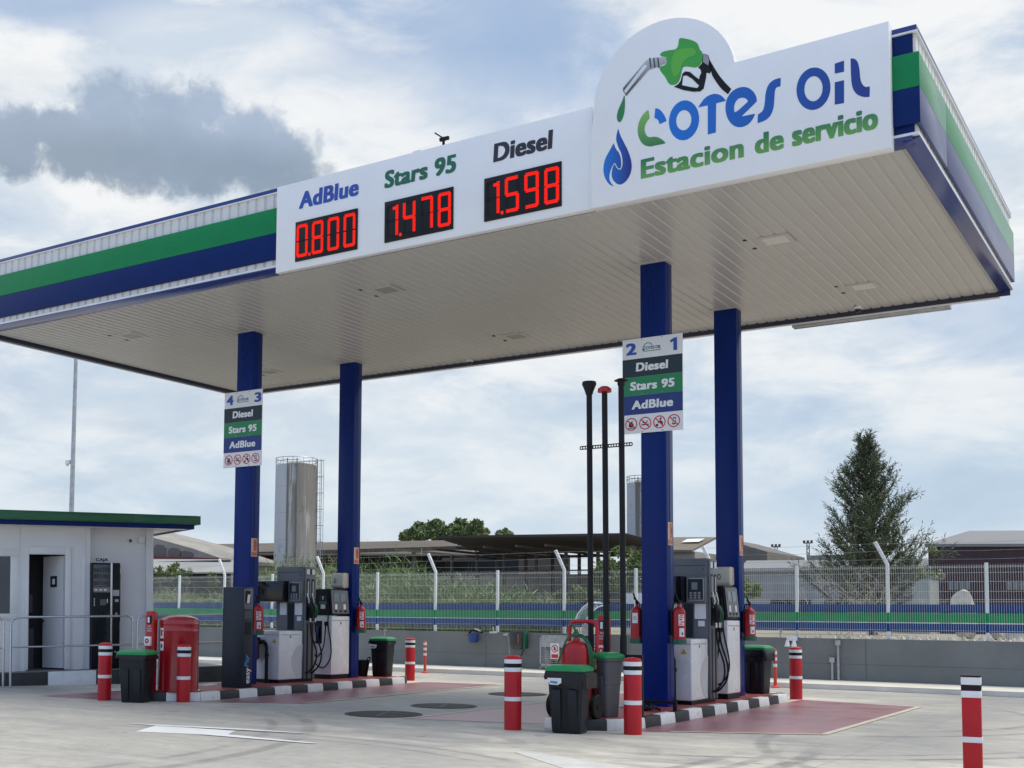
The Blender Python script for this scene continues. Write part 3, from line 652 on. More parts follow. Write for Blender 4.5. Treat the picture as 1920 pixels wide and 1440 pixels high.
# ------------------------------------------------------------------ dispensers
def hose(mb, pts, r=.013):
    P = [Vector(p) for p in pts]; out = []
    for i in range(len(P)-1):
        p0, p1, p2, p3 = P[max(i-1, 0)], P[i], P[i+1], P[min(i+2, len(P)-1)]
        for k in range(8):
            t = k/8; out.append(.5*((2*p1)+(p2-p0)*t+(2*p0-5*p1+4*p2-p3)*t*t+(3*p1-p0-3*p2+p3)*t**3))
    out.append(P[-1]); mb.tube(out, r, 8)
def dispenser(x, y, label):
    """multi-hose pump: white cabinet in front of a tall grey tower; origin = front right foot"""
    t = thing('fuel_dispenser', label, 'fuel pump', (x, y, .146), 0, 'grey multi-hose fuel pumps')
    s = MB(); s.box(-.74, .0, .0, .74, .06, 1.04); s.build('cabinet', CAB, t, bevel=.025, seg=3)
    s = MB(); s.box(-.73, -.01, .01, 1.10, 0, .06); s.build('plinth', BLACK, t)
    s = MB(); s.box(.001, .004, .06, .64, .955, .962); s.box(.001, .006, .33, .36, .90, .94); s.build('cabinet_seam', BLACKP, t)
    s = MB(); s.box(-.735, -.005, -.003, .001, .955, .961); s.box(-.37, -.366, -.003, .001, .07, .955); s.build('front_seam', BLACKP, t)
    s = MB(); s.prism([(-.05, 0), (.05, 0), (0, .087)], (-.13, -.001, .80), X, Z, (0, -.002, 0)); s.build('warning_sticker', mat('yellow_sticker', (.6, .42, .03), .5), t)
    s = MB(); s.box(-.20, -.06, -.003, .001, .64, .73); s.build('notice', PAPER, t)
    s = MB(); s.box(-.70, -.03, .741, .746, 2.24, 2.246); s.box(-.70, -.03, .741, .746, 1.595, 1.60); s.build('tower_seam', BLACKP, t)
    for xx in (-.66, -.07): s = MB(); s.lathe([(.012, 0), (.009, .006)], (xx, .745, 2.18), 10, (0, -1, 0)); s.build('screw', BLACKP, t)
    s = MB(); s.prism(disc_pts(.72, .42, .34, .34, 24, PI*.5, PI*1.5), (.0025, .02, .0), Yv, Z, (.002, 0, 0)); s.build('curved_panel', mat('pale_grey_panel', (.56, .565, .56), .3), t)
    s = MB(); s.box(-.72, .0, .745, 1.12, .06, 2.36); s.build('tower', GREY, t, bevel=.012)
    s = MB(); s.box(.001, .035, .76, 1.10, .06, 2.34); s.build('hose_column', GREY, t, bevel=.006)
    s = MB()
    for yy in (.80, .96): s.box(.036, .04, yy, yy+.09, 1.62, 2.10)
    for yy in (.80, .96): s.box(.036, .039, yy+.02, yy+.07, .05, 1.2)
    s.build('hose_slots', BLACKP, t)
    s = MB()
    for yy in (.82, .98): s.box(.04, .043, yy+.015, yy+.035, 1.66, 2.06)
    s.box(.036, .039, .80, .90, 2.20, 2.30); s.box(.036, .039, .97, 1.07, 2.20, 2.30); s.build('slot_labels', PAPER, t)
    s = MB(); s.box(.0395, .042, .905, .965, 2.2, 2.31); s.build('number_plate', BLACKP, t)
    s = MB(); s.box(.034, .06, .79, 1.07, 1.25, 1.72); s.build('nozzle_boot', BLACK, t, bevel=.01)
    s = MB(); s.box(-1.03, -.345, .50, .744, 1.63, 2.06); s.build('screen_housing', SCREEN, t, bevel=.012)
    s = MB(); s.box(-.338, -.005, .66, .744, 1.62, 2.06); kp = s.build('keypad', GREY, t, bevel=.012)
    s = MB(); s.box(-.315, -.028, .655, .6585, 1.66, 2.03); s.build('keypad_bezel', mat('pale_bezel', (.33, .34, .34), .4), kp, bevel=.004)
    s = MB(); s.box(-.30, -.045, .652, .6545, 1.675, 2.015); s.build('keypad_plate', DGREY, kp)
    s = MB(); s.box(-.235, -.135, .648, .651, 1.84, 1.96); s.build('keypad_display', LCD, kp)
    s = MB()
    for i in range(3):
        for j in range(3): s.box(-.27+.07*i, -.225+.07*i, .648, .651, 1.69+.04*j, 1.72+.04*j)
    s.build('keys', mat('key_grey', (.25, .26, .27), .4), kp)
    s = MB(); s.box(-.62, -.44, .738, .744, 1.36, 1.61); s.build('notice', PAPER, t)
    s = MB(); s.box(-.22, -.03, .738, .744, 1.36, 1.61); s.build('notice', PAPER, t)
    s = MB(); s.box(-.16, -.05, .738, .744, 1.24, 1.33); s.build('notice', PAPER, t)
    s = MB(); s.box(-.40, -.25, .72, .744, 1.06, 1.6)
    for k in range(5): s.box(-.39+.028*k, -.38+.028*k, .71, .72, 1.08, 1.58)
    s.build('vent_grille', DGREY, t)
    for k, (yy, m) in enumerate(((.85, BLACKP), (1.01, GRN))):
        s = MB(); s.tube([(.07, yy-.02, 1.55), (.10, yy-.05, 1.66), (.075, yy-.08, 1.80)], .016, 10); nz = s.build('nozzle_spout', ALU, t)
        s = MB(); s.tube([(.075, yy-.03, 1.62), (.11, yy, 1.53), (.115, yy+.01, 1.42), (.10, yy, 1.30)], .03, 10, rs=[.022, .042, .036, .022]); s.tube([(.13, yy-.01, 1.54), (.17, yy, 1.46), (.15, yy, 1.34), (.11, yy, 1.30)], .012, 8); s.build('nozzle_body', m, t)
        s = MB(); s.cyl((.10, yy, 1.31), (.10, yy+.005, 1.22), .021, 12); s.build('swivel', ALU, t)
        s = MB(); hose(s, [(.10, yy+.005, 1.23), (.12, yy+.03, .95), (.20, yy+.09, .62), (.20, yy+.06, .38), (.12, yy-.02, .22), (.045, yy-.05, .17)], .017); s.build('hose', RUBBER, t)
    s = MB(); s.tube([(-.50, -.03, .80), (-.38, -.045, .82), (-.31, -.055, .78), (-.275, -.06, .70), (-.27, -.06, .0)], .035, 12); s.lathe([(.045, 0), (.045, .06)], (-.27, -.06, .52), 14); s.build('vapour_pipe', BLACK, t)
    s = MB(); s.lathe([(.015, 0), (.03, .03), (.072, .06), (.072, .36), (.08, .37), (.08, .42)], (-.53, -.095, .42), 18); s.build('filter_bowl', AMBER, t)
    s = MB(); s.lathe([(.085, 0), (.085, .05), (.05, .07)], (-.53, -.095, .841), 18); s.build('filter_head', BLACK, t)
    return t
d1 = dispenser(-4.12, 3.56, 'grey and white fuel pump between the two right columns, under the 2 1 list')
d2 = dup(d1, (-12.68, 3.62, .146), 0, 'grey and white fuel pump between the two left columns, by the payment terminal')

def small_dispenser(x, y, label):
    t = thing('additive_dispenser', label, 'fuel pump', (x, y, .146), 0, 'white pumps with black heads')
    s = MB(); s.box(-.52, 0, 0, .64, .09, 1.34); s.build('cabinet', CAB, t, bevel=.015, seg=3)
    s = MB(); s.box(-.51, -.01, .01, .63, 0, .09); s.build('plinth', BLACK, t)
    s = MB(); s.prism([(-.52, 1.36), (-.01, 1.36), (-.06, 1.93), (-.50, 1.93)], (0, .0, 0), X, Z, (0, .64, 0)); s.build('head', BLACK, t, bevel=.02, seg=3)
    s = MB(); s.prism([(.0, 1.40), (.004, 1.40), (-.044, 1.90), (-.048, 1.90)], (0, .02, 0), X, Z, (0, .60, 0)); pn = s.build('display_panel', GREY, t)
    def onp(y0, y1, z0, z1, mb, k=.008):
        f = lambda z: .004-.048*(z-1.40)/.5+.002
        mb.prism([(f(z0), z0), (f(z0)+.004, z0), (f(z1)+.004, z1), (f(z1), z1)], (0, y0, 0), X, Z, (0, y1-y0, 0))
    for ya in (.10, .33): s = MB(); onp(ya, ya+.18, 1.66, 1.84, s); s.build('display', LCD, pn)
    for ya in (.12, .42): s = MB(); onp(ya, ya+.08, 1.49, 1.60, s); s.build('button', PAPER, pn)
    for ya in (.12, .29, .45): s = MB(); onp(ya, ya+.06, 1.43, 1.475, s); s.build('dark_button', BLACKP, pn)
    s = MB(); s.box(.001, .004, .03, .61, 1.245, 1.252); s.box(.001, .006, .31, .34, 1.17, 1.22); s.build('door_seam', BLACKP, t)
    s = MB(); s.box(-.42, -.26, -.008, .0, .75, 1.24); bt = s.build('nozzle_recess', BLACK, t, bevel=.004)
    s = MB(); s.tube([(-.34, -.03, 1.12), (-.345, -.06, 1.02), (-.36, -.06, .90), (-.37, -.05, .80)], .03, 10, rs=[.018, .034, .03, .018]); s.tube([(-.34, -.02, 1.10), (-.30, -.03, 1.16)], .012, 8); s.build('nozzle', mat('blue_nozzle', (.01, .05, .20), .4), t)
    s = MB(); s.lathe([(.05, 0), (.05, .04), (.03, .05)], (-.13, -.0, 1.18), 16, (0, -1, 0)); s.build('hose_outlet', BLACK, t)
    s = MB(); hose(s, [(-.13, -.045, 1.17), (-.13, -.055, 1.0), (-.16, -.06, .72), (-.26, -.06, .53), (-.37, -.06, .47), (-.45, -.06, .62)], .014); hose(s, [(-.10, -.02, 1.72), (-.06, -.045, 1.45), (-.05, -.06, 1.15), (.03, -.06, .75), (.04, -.07, .5), (-.06, -.08, .30), (-.22, -.08, .24), (-.38, -.07, .34), (-.44, -.06, .52), (-.40, -.05, .80)], .014); s.build('hose', RUBBER, t)
    s = MB(); s.box(-.34, -.14, -.004, .0, 1.66, 1.78); lb = s.build('label_plate', DGREY, t)
    s = MB(); s.box(-.34, -.14, -.006, .0, 1.60, 1.655, 0); s.build('label_green', mat('label_green', (.012, .16, .06), .4), t)
    s = MB(); s.box(-.30, -.18, -.005, .0, 1.50, 1.59); s.box(-.18, -.07, -.004, 0, .18, .24); s.build('label_white', PAPER, t)
    return t
e1 = small_dispenser(-4.13, 5.29, 'white pump with black head in front of the right rear column')
e2 = small_dispenser(-12.87, 5.57, 'white pump with black head marked 7, in front of the left rear column')
lbp = [c for c in COL.objects if c.parent == e2 and c.name.startswith('label_plate')][0]
s = MB(); text(s, '7', (-.265, -.004, 1.69), X, Z, .05, .075, .05, 0, 1, .003); s.build('number', WHITE, lbp)

def towel(x, y, label):
    t = thing('towel_dispenser', label, 'paper dispenser', (x, y, 2.11), 0, 'beige paper towel boxes on the rear columns')
    s = MB(); s.prism([(0, 0), (0, .33), (-.17, .33), (-.24, .27), (-.25, .03), (-.18, -.02)], (0, 0, 0), Yv, Z, (.33, 0, 0)); s.build('cover', BEIGE, t, bevel=.03, seg=3)
    me = fill_mesh([disc_pts(0, 0, .032, .052, 20), disc_pts(0, 0, .022, .038, 20)], 0); s = MB(); s.mesh2d(me, (.13, -.246, .15), X, Z, 1, 1, 0, 0, .008); s.build('badge', BLACKP, t)
    s = MB(); s.box(.06, .27, -.2, -.05, -.06, -.021); s.build('paper_slot', BLACK, t)
towel(-4.66, 6.274, 'beige paper towel box on the right rear column'); towel(-13.27, 6.274, 'beige paper towel box on the left rear column')

# payment terminal
t = thing('payment_terminal', 'tall dark slate payment terminal with card slots beside the left front column', 'payment terminal', (-12.12, 1.89, .146))
s = MB(); s.prism([(-.50, 0), (0, 0), (-.0, .30), (-.50, .30)], (0, 0, 0), X, Yv, (0, 0, 1.87)); s.build('body', DGREY, t, bevel=.012)
s = MB(); s.box(.001, .008, .03, .27, 1.46, 1.84); pn = s.build('reader_panel', GREY, t, bevel=.003)
s = MB(); s.box(.009, .011, .06, .20, 1.56, 1.80); s.build('reader_recess', BLACKP, t)
s = MB(); s.box(.001, .006, .08, .24, .98, 1.22); s.build('receipt_slot', BLACKP, t)
s = MB(); s.obox((.013, .10, 1.57), (0, .07, 0), (.02, 0, .16), (.004, 0, 0)); s.build('reader_display', PAPER, t)
s = MB(); s.box(.001, .007, .05, .25, 1.28, 1.42); s.lathe([(.012, 0), (.012, .004)], (.007, .15, 1.35), 12, X); s.build('contactless_plate', mat('slate_plate', (.05, .058, .065), .35), t)
s = MB(); text(s, 'easy', (.003, .26, .08), (0, 0, 1), (0, -1, 0), .29, .13, .02, 0, 1, .003); s.build('lettering', WHITE, t)
s = MB(); text(s, 'Pay', (.003, .22, .38), (0, 0, 1), (0, -1, 0), .24, .15, .03, .3, 1, .003); s.build('lettering_blue', mat('sky_blue_ink', (.05, .22, .45), .4), t)

# ------------------------------------------------------------------ fire extinguishers
def extinguisher(x, y, z, side, label):
    """side: -1 hangs with its column to the left, +1 to the right"""
    t = thing('fire_extinguisher', label, 'fire extinguisher', (x, y, z), 0, 'red extinguishers on the columns')
    s = MB(); s.lathe([(.09, .02), (.098, .03), (.1, .06), (.1, .46), (.09, .51), (.06, .545), (.028, .56), (.022, .6)], n=24); s.build('cylinder', RED, t)
    s = MB(); s.lathe([(.108, -.02), (.115, -.015), (.115, .06), (.102, .06)], n=24); s.build('base_ring', DGRN, t)
    s = MB(); s.lathe([(.022, .6), (.026, .61), (.026, .645), (.015, .66)], n=12); s.tube([(0, 0, .645), (-.03, -.04, .69), (.03, -.085, .66)], .012, 8); s.tube([(0, 0, .65), (-.03, -.02, .71), (-.035, -.05, .765)], .014, 8); s.build('valve', BLACK, t)
    s = MB(); k = side; hose(s, [(.02*k, .0, .63), (.06*k, -.05, .61), (.085*k, -.085, .48), (.085*k, -.085, .28), (.08*k, -.08, .10)], .011); s.build('hose', BLACK, t)
    def wrap(mb, z0, z1, a0, a1, r=.1025, n=8):
        vs = [(r*math.cos(a0+(a1-a0)*i/n), r*math.sin(a0+(a1-a0)*i/n), z) for z in (z0, z1) for i in range(n+1)]
        mb.add(vs, [(i, i+1, n+2+i, n+1+i) for i in range(n)], 0, True)
    a, b = (-1.25, -.35) if side < 0 else (-1.95, -1.05)
    if side < 0:
        s = MB(); wrap(s, .27, .44, a, b); lb = s.build('label', PAPER, t, fixn=False)
        s = MB(); wrap(s, .285, .30, a+.1, b-.25, .1032); wrap(s, .315, .335, a+.3, b-.05, .1032); wrap(s, .35, .375, a+.12, b-.35, .1032); wrap(s, .39, .405, a+.1, b-.1, .1032); wrap(s, .415, .43, a+.2, b-.2, .1032); s.build('label_print', REDS, lb, fixn=False)
        s = MB(); wrap(s, .10, .23, a+.1, b); lb = s.build('label', PAPER, t, fixn=False)
        s = MB(); wrap(s, .125, .165, a+.45, b-.2, .1032); s.build('label_print', inkD, lb, fixn=False)
    else:
        s = MB(); wrap(s, .30, .46, a, b); lb = s.build('label', PAPER, t, fixn=False)
        s = MB(); wrap(s, .36, .37, a+.15, b-.15, .1032); wrap(s, .39, .40, a+.15, b-.2, .1032); s.build('label_print', inkD, lb, fixn=False)
    s = MB(); s.box(min(.09*side, .15*side), max(.09*side, .15*side), -.03, .03, .12, .5); s.build('bracket', BLACKP, t)
    return t
x1 = extinguisher(-4.115, 3.02, 1.13, -1, 'red extinguisher on the right side of the nearer right front column')
extinguisher(-4.80, 3.0, 1.13, 1, 'red extinguisher on the left side of the nearer right front column')
dup(x1, (-4.115, 6.42, 1.15), 0, 'red extinguisher on the right rear column, above the bin')
dup(x1, (-12.715, 3.02, 1.13), 0, 'red extinguisher on the left front column, beside the payment terminal')
dup(x1, (-12.715, 6.42, 1.15), 0, 'red extinguisher on the left rear column')

# ------------------------------------------------------------------ bins
def rrect(hx, hy, r, n=5):
    P = []
    for cx, cy, a in ((hx-r, hy-r, 0), (-hx+r, hy-r, PI/2), (-hx+r, -hy+r, PI), (hx-r, -hy+r, 1.5*PI)):
        P += [(cx+r*math.cos(a+PI/2*i/n), cy+r*math.sin(a+PI/2*i/n)) for i in range(n+1)]
    return P
def loft(mb, rings, m=0, caps=True, smooth=True):
    n = len(rings[0]); vs = [p for r in rings for p in r]
    fs = [(k*n+i, k*n+(i+1) % n, (k+1)*n+(i+1) % n, (k+1)*n+i) for k in range(len(rings)-1) for i in range(n)]
    if caps: fs += [tuple(range(n))[::-1], tuple(range((len(rings)-1)*n, len(rings)*n))]
    mb.add(vs, fs, m, smooth)
def wheelie_bin(x, y, z, rz, label, body=BINM, bag=1.0, sticker=False, seed=1, wheels=False, sc=.88):
    t = thing('waste_bin', label, 'bin', (x, y, z), rz, 'bins with green lids')
    rnd = random.Random(seed)
    s = MB(); R_ = lambda hx, hy, zz: [(a, b, zz) for a, b in rrect(hx, hy, .045)]
    loft(s, [R_(.225*sc, .19*sc, 0), R_(.235*sc, .20*sc, .02), R_(.262*sc, .225*sc, .44), R_(.268*sc, .23*sc, .445), R_(.285*sc, .247*sc, .76), R_(.31*sc, .27*sc, .77), R_(.31*sc, .27*sc, .80)])
    b = s.build('body', body, t)
    s = MB()
    for xx in (-.11, .11): s.prism([(xx-.055, 0), (xx+.055, 0), (xx+.062, .52), (xx-.062, .52)], (0, -.205*sc, .05), X, (0, -.085, 1), (0, -.010, 0))
    s.build('ribs', body, t, bevel=.006)
    s = MB(); loft(s, [R_(.318*sc, .278*sc, .802), R_(.325*sc, .285*sc, .81), R_(.322*sc, .282*sc, .845), R_(.29*sc, .25*sc, .865), R_(.24*sc, .20*sc, .885), R_(.19*sc, .15*sc, .888)]); s.build('lid', LID, t)
    s = MB(); s.box(-.2*sc, .2*sc, .27*sc, .315*sc, .80, .84); s.build('hinge', LID, t, bevel=.008)
    if bag:
        s = MB(); base = rrect(.316*sc, .276*sc, .045, 9); n = len(base); rings = []
        low = [.055*bag+.035*rnd.random()+.02*math.sin(i*1.3) for i in range(n)]
        if bag > 1.05:
            for i, (a, c) in enumerate(base):
                if a > .2: low[i] += .09+.05*rnd.random()
        for k, (ex, fr) in enumerate(((-.006, 0), (.0, .12), (.004, .5), (-.002, 1.0))):
            ring = []
            for i, (a, c) in enumerate(base):
                e = 1+(ex+.007*rnd.random()*(1+k)+(.10*(bag-1) if a > .2 and k else 0))/.3
                ring.append((a*e, c*e, .80-low[i]*fr+.004))
            rings.append(ring)
        loft(s, rings, caps=False); s.build('bag_rim', BAG, t)
    if sticker:
        s = MB(); s.prism([(-.16, .0), (-.13, -.055), (-.02, -.06), (.03, -.03), (.03, .03), (-.16, .03)], (-.05, -.312*sc, .69), X, (0, -.04, 1), (0, -.003, 0)); st = s.build('sticker', PAPER, t)
        s = MB(); s.prism([(-.13, -.03), (-.03, -.045), (-.02, -.015), (-.11, -.008)], (-.05, -.318*sc, .69), X, (0, -.04, 1), (0, -.002, 0)); s.build('sticker_print', mat('sticker_blue', (.05, .25, .42), .5), st)
    if wheels:
        for sx in (-1, 1):
            s = MB(); s.lathe([(.06, -.02), (.085, -.02), (.085, .02), (.06, .02)], (sx*.2, .2, .085), 18, X); s.build('wheel', RUBBER, t)
    return t
wheelie_bin(-4.29, -.42, 0, .12, 'big charcoal bin with ragged black bag standing in front of the right island', bag=1.35, sticker=True, seed=3, sc=.83)
g = wheelie_bin(-4.30, .62, .146, -.25, 'grey padlocked bin with green lid beside the wheeled extinguisher on the right island', BING, bag=0, sc=.76)
s = MB(); s.tube([(.06, -.24, .72), (.06, -.25, .80), (.085, -.25, .80), (.085, -.24, .72)], .006, 6); s.box(.05, .095, -.262, -.235, .655, .72); s.build('padlock', mat('brass', (.45, .35, .16), .35, .8), g, bevel=.004)
wheelie_bin(-12.42, -.42, 0, .35, 'charcoal bin with green lid between two red bollards, left of the red drum', bag=.9, seed=5)
wheelie_bin(-12.78, 7.35, .146, .1, 'charcoal bin with green lid and round sticker behind the left rear column', bag=.7, sticker=True, seed=8, sc=.78)
wheelie_bin(-4.29, 7.35, .146, -.1, 'charcoal bin with green lid and hanging bag behind the right rear column', bag=1.1, seed=11, sc=.78)
t = thing('bucket', 'small black rubber bucket with loop handles beside the left rear column', 'bucket', (-13.18, 7.1, .146))
s = MB(); s.lathe([(.13, 0), (.19, .36), (.195, .36), (.18, .35), (.125, .02)], n=24, caps=False); s.lathe([(.13, 0), (.001, .002)], n=24, caps=False); s.build('tub', RUBBER, t)
for a in (0, PI): s = MB(); c, d = math.cos(a), math.sin(a); s.tube([(.18*c, -.06, .35), (.21*c, -.04, .42), (.215*c, 0, .43), (.21*c, .04, .42), (.18*c, .06, .35)], .012, 8); s.build('handle', RUBBER, t)

# ------------------------------------------------------------------ bollards
def bollard():
    t = thing('bollard', 'x', 'bollard', (0, 0, 0), 0, 'round red bollards with white and black bands')
    s = MB(); r = .116
    s.lathe([(r, 0), (r, .955), (r*.93, .975), (r*.6, .992), (.001, .998)], n=28); s.build('post', REDB, t)
    s = MB()
    for z in (.385, .775, .885): s = MB(); s.lathe([(r, z), (r+.0025, z), (r+.0025, z+.055), (r, z+.055)], n=28, caps=False); s.build('white_band', REFL, t)
    s = MB(); s.lathe([(r, .831), (r+.003, .831), (r+.003, .884), (r, .884)], n=28, caps=False); s.build('black_band', BLACK, t)
    return t
bl = bollard()
for i, (x, y, lab) in enumerate(((-5.07, -.54, 'red bollard standing alone left of the big charcoal bin'),
                            (-3.55, -.08, 'red bollard right of the big charcoal bin, at the right island corner'),
                            (-3.9, 8.45, 'red bollard behind the right island, below the twin white floodlight'),
                            (-12.87, 8.6, 'red bollard behind the left island, right of the stickered bin'),
                            (-13.14, -.49, 'leftmost red bollard, in front of the kiosk railing'),
                            (-11.85, .12, 'red bollard in front of the big red drum'))):
    if i == 0: bl.location = (x, y, 0); bl['label'] = lab
    else: dup(bl, (x, y, 0), random.uniform(0, 6), lab)
t = thing('square_bollard', 'square red post with white and black bands, nearest to the camera at the right', 'bollard', (.985, -3.4, 0), .12)
s = MB(); s.box(-.075, .075, -.075, .075, 0, 1.035); s.build('post', REDB, t, bevel=.008)
def sqband(z0, z1, m, nm): 
    s = MB(); s.box(-.078, .078, -.078, .078, z0, z1); s.build(nm, m, t, bevel=.006)
sqband(.475, .525, REFL, 'white_band'); sqband(.855, .914, REFL, 'white_band'); sqband(.964, 1.030, REFL, 'white_band'); sqband(.914, .964, BLACKP, 'black_band')
s = MB(); s.box(-.081, .081, -.081, .081, 1.036, 1.044); s.build('cap', BLACKP, t)
def delineator(x, y, lab):
    t = thing('delineator', lab, 'flexible post', (x, y, .0), 0, 'thin orange flexible posts')
    s = MB(); s.lathe([(.10, 0), (.10, .02), (.05, .04), (.04, .06)], n=20); s.build('foot', DELIN, t)
    s = MB(); s.lathe([(.036, .06), (.04, .5), (.04, .82), (.03, .85), (.001, .86)], n=16); s.build('post', DELIN, t)
    for z in (.46, .6, .74): s = MB(); s.lathe([(.041, z), (.043, z), (.043, z+.07), (.041, z+.07)], n=16, caps=False); s.build('white_band', REFL, t)
delineator(-5.37, 12.0, 'thin orange flexible post beside the bin at the right rear column')
delineator(-14.67, 12.0, 'thin orange flexible post right of the bollard behind the left island')

# ------------------------------------------------------------------ red drum, red posts, wheeled extinguisher
t = thing('red_drum', 'big glossy red steel drum on the front of the left island', 'drum', (-12.28, .42, .146))
s = MB(); s.lathe([(.40, 0), (.40, .03), (.355, .035), (.35, .5), (.35, 1.05), (.356, 1.06), (.35, 1.08), (.35, 1.17), (.356, 1.18), (.35, 1.2), (.345, 1.25), (.30, 1.29), (.18, 1.325), (.001, 1.335)], n=40); s.build('shell', DRED, t)
s = MB()
def patch(r, a0, a1, z0, z1, n=6):
    s.add([(r*math.cos(a0+(a1-a0)*i/n), r*math.sin(a0+(a1-a0)*i/n), z) for z in (z0, z1) for i in range(n+1)], [(i, i+1, n+2+i, n+1+i) for i in range(n)], 0, True)
patch(.353, -1.93, -1.64, .93, 1.11); patch(.353, -1.93, -1.72, 1.04, 1.06); patch(.353, -1.93, -1.62, .72, .88); s.build('stickers', PAPER, t, fixn=False)
s = MB(); patch(.355, -1.87, -1.72, .97, 1.08); s.build('sticker_print', REDS, t, fixn=False)
s = MB(); patch(.355, -1.85, -1.72, .77, .83); s.build('sticker_ink', inkD, t, fixn=False)
def fire_post(x, y, rz, lab):
    t = thing('fire_post', lab, 'fire alarm post', (x, y, .146), rz, 'red fire posts')
    s = MB(); s.prism([(0, 0), (.17, 0), (.17, 1.36), (.15, 1.40), (.02, 1.40), (0, 1.37)], (-.085, -.05, 0), X, Z, (0, .12, 0)); s.build('post', RED, t, bevel=.01)
    s = MB(); s.box(-.1, .1, -.07, .09, 0, .03); s.build('foot', RED, t)
    s = MB(); s.box(-.05, .05, -.056, -.05, 1.18, 1.32); bx = s.build('window', BLACKP, t)
    s = MB(); s.box(-.035, .005, -.060, -.057, 1.20, 1.30); s.build('window_print', PAPER, bx)
    s = MB()
    for k, w in enumerate((.075, .11, .10)): text(s, ('EQUIPO', 'DE LUCHA', 'INCENDIOS')[k], (-w/2, -.05, 1.125-.04*k), X, Z, w, .024, .02, 0, 1, .002)
    s.build('lettering', PAPER, t)
    s = MB(); s.box(-.075, .06, -.10, -.051, .80, .96); pb = s.build('call_point', PAPER, t, bevel=.005)
    me = fill_mesh([disc_pts(0, 0, .045, .045, 24)], 0); s = MB(); s.mesh2d(me, (-.008, -.10, .885), X, Z, 1, 1, 0, 0, .003); s.build('button', REDS, pb)
    me = fill_mesh([disc_pts(0, 0, .014, .014, 12)], 0); s = MB(); s.mesh2d(me, (-.008, -.10, .885), X, Z, 1, 1, 0, 0, .006); s.build('button_centre', PAPER, pb)
    s = MB(); hose(s, [(.088, -.03, 1.05), (.10, -.05, .80), (.09, -.07, .62), (.05, -.07, .58), (.02, -.07, .64), (.0, -.06, .80)], .006); s.build('cord', PAPER if x > -8 else REDS, t)
fire_post(-12.56, .02, .12, 'red fire post with white call point, at the left of the big red drum')
fire_post(-4.68, 1.5, .1, 'red fire post with white call point, behind the wheeled extinguisher on the right island')
# wheeled extinguisher
t = thing('wheeled_extinguisher', 'red wheeled extinguisher with green hose behind the big charcoal bin', 'fire extinguisher', (-4.54, .30, .146))
s = MB(); s.lathe([(.15, .12), (.2, .16), (.21, .25), (.21, .86), (.20, .93), (.165, .99), (.10, 1.03), (.05, 1.045), (.045, 1.08)], n=28); s.build('cylinder', RED, t)
s = MB(); s.tube([(-.2, .16, .2), (-.2, .2, 1.22), (-.17, .2, 1.29), (-.1, .2, 1.31), (.12, .2, 1.31), (.19, .2, 1.29), (.22, .2, 1.22), (.22, .16, .2)], .028, 10); s.tube([(.2, .15, .1), (.2, -.12, .05)], .03, 8); s.build('handle_frame', RED, t)
s = MB(); s.lathe([(.03, 1.08), (.03, 1.15), (.015, 1.2)], n=12); s.tube([(0, 0, 1.14), (-.02, -.05, 1.24), (-.05, -.07, 1.27)], .014, 8); s.lathe([(.03, 0), (.03, .02)], (.0, -.045, 1.13), 12, (0, -1, 0)); s.build('valve', DGRN, t)
s = MB(); hose(s, [(.0, -.02, 1.10), (-.08, -.10, 1.08), (-.14, -.2, .85), (-.2, -.22, .62), (-.24, -.18, .35)], .014)
for k in range(3): hose(s, [(-.05, .02+.02*k, 1.10+.01*k), (.10, .0+.02*k, 1.08+.012*k), (.215+.012*k, -.06+.02*k, .92), (.235+.014*k, -.06+.02*k, .66), (.21, -.04, .36)], .011)
s.build('hose', GRN, t)
for sx, w in ((1, .36), (-1, -.28)):
    s = MB(); s.lathe([(.10, -.035), (.15, -.04), (.17, -.025), (.17, .025), (.15, .04), (.10, .035)], (w, -.14, .16), 26, X); wh = s.build('wheel', RUBBER, t)
    s = MB(); s.lathe([(.10, -.02), (.10, .02)], (w, -.14, .16), 20, X); s.lathe([(.03, -.045), (.03, .045)], (w, -.14, .16), 14, X); s.build('hub', BLACKP, wh)
s = MB(); s.cyl((-.28, -.14, .16), (.36, -.14, .16), .018); s.build('axle', BLACKP, t)
# vent pipes
t = thing('vent_pipes', 'three tall black vent pipes with different caps on a low black frame', 'vent pipes', (-4.1, .85, .146))
def VB(): return MB(t.location)
yb = .85
s = VB(); s.box(-4.62, -3.80, yb-.03, yb+.03, .93, 1.0); s.box(-3.87, -3.80, yb-.031, yb+.031, .146, .93); s.box(-4.62, -4.56, yb-.031, yb+.031, .146, .93); s.box(-3.9, -3.77, yb-.07, yb+.07, .147, .158); s.build('frame', BLACKP, t)
for x, zt, kind in ((-4.60, 4.72, 'cone'), (-4.36, 4.72, 'red'), (-4.105, 4.80, 'cap')):
    s = VB(); dx = -.0
    s.tube([(x+.02, yb, 1.0), (x+.02, yb, 1.25)], .048, 14); s.tube([(x+.02, yb, 1.25), (x+.005, yb, 3.9), (x, yb, zt)], .041, 14); p = s.build('pipe', BLACKP, t)
    s = VB()
    if kind == 'cone': s.lathe([(.05, 0), (.06, .04), (.105, .15), (.095, .185), (.02, .19)], (x, yb, zt), 18)
    elif kind == 'red': s.lathe([(.055, 0), (.10, .01), (.095, .06), (.05, .09), (.001, .09)], (x, yb, zt), 14)
    else: s.lathe([(.05, 0), (.055, .06), (.10, .065), (.095, .075), (.04, .10), (.001, .105)], (x, yb, zt), 16)
    s.build('pipe_cap', RED if kind == 'red' else BLACKP, t)
s = VB(); s.box(-4.72, -3.92, yb-.052, yb-.045, 3.915, 3.93); s.box(-4.72, -3.92, yb-.052, yb-.045, 3.955, 3.97)
for k in range(21): s.box(-4.72+.04*k-.007, -4.72+.04*k+.007, yb-.0515, yb-.0455, 3.928, 3.957)
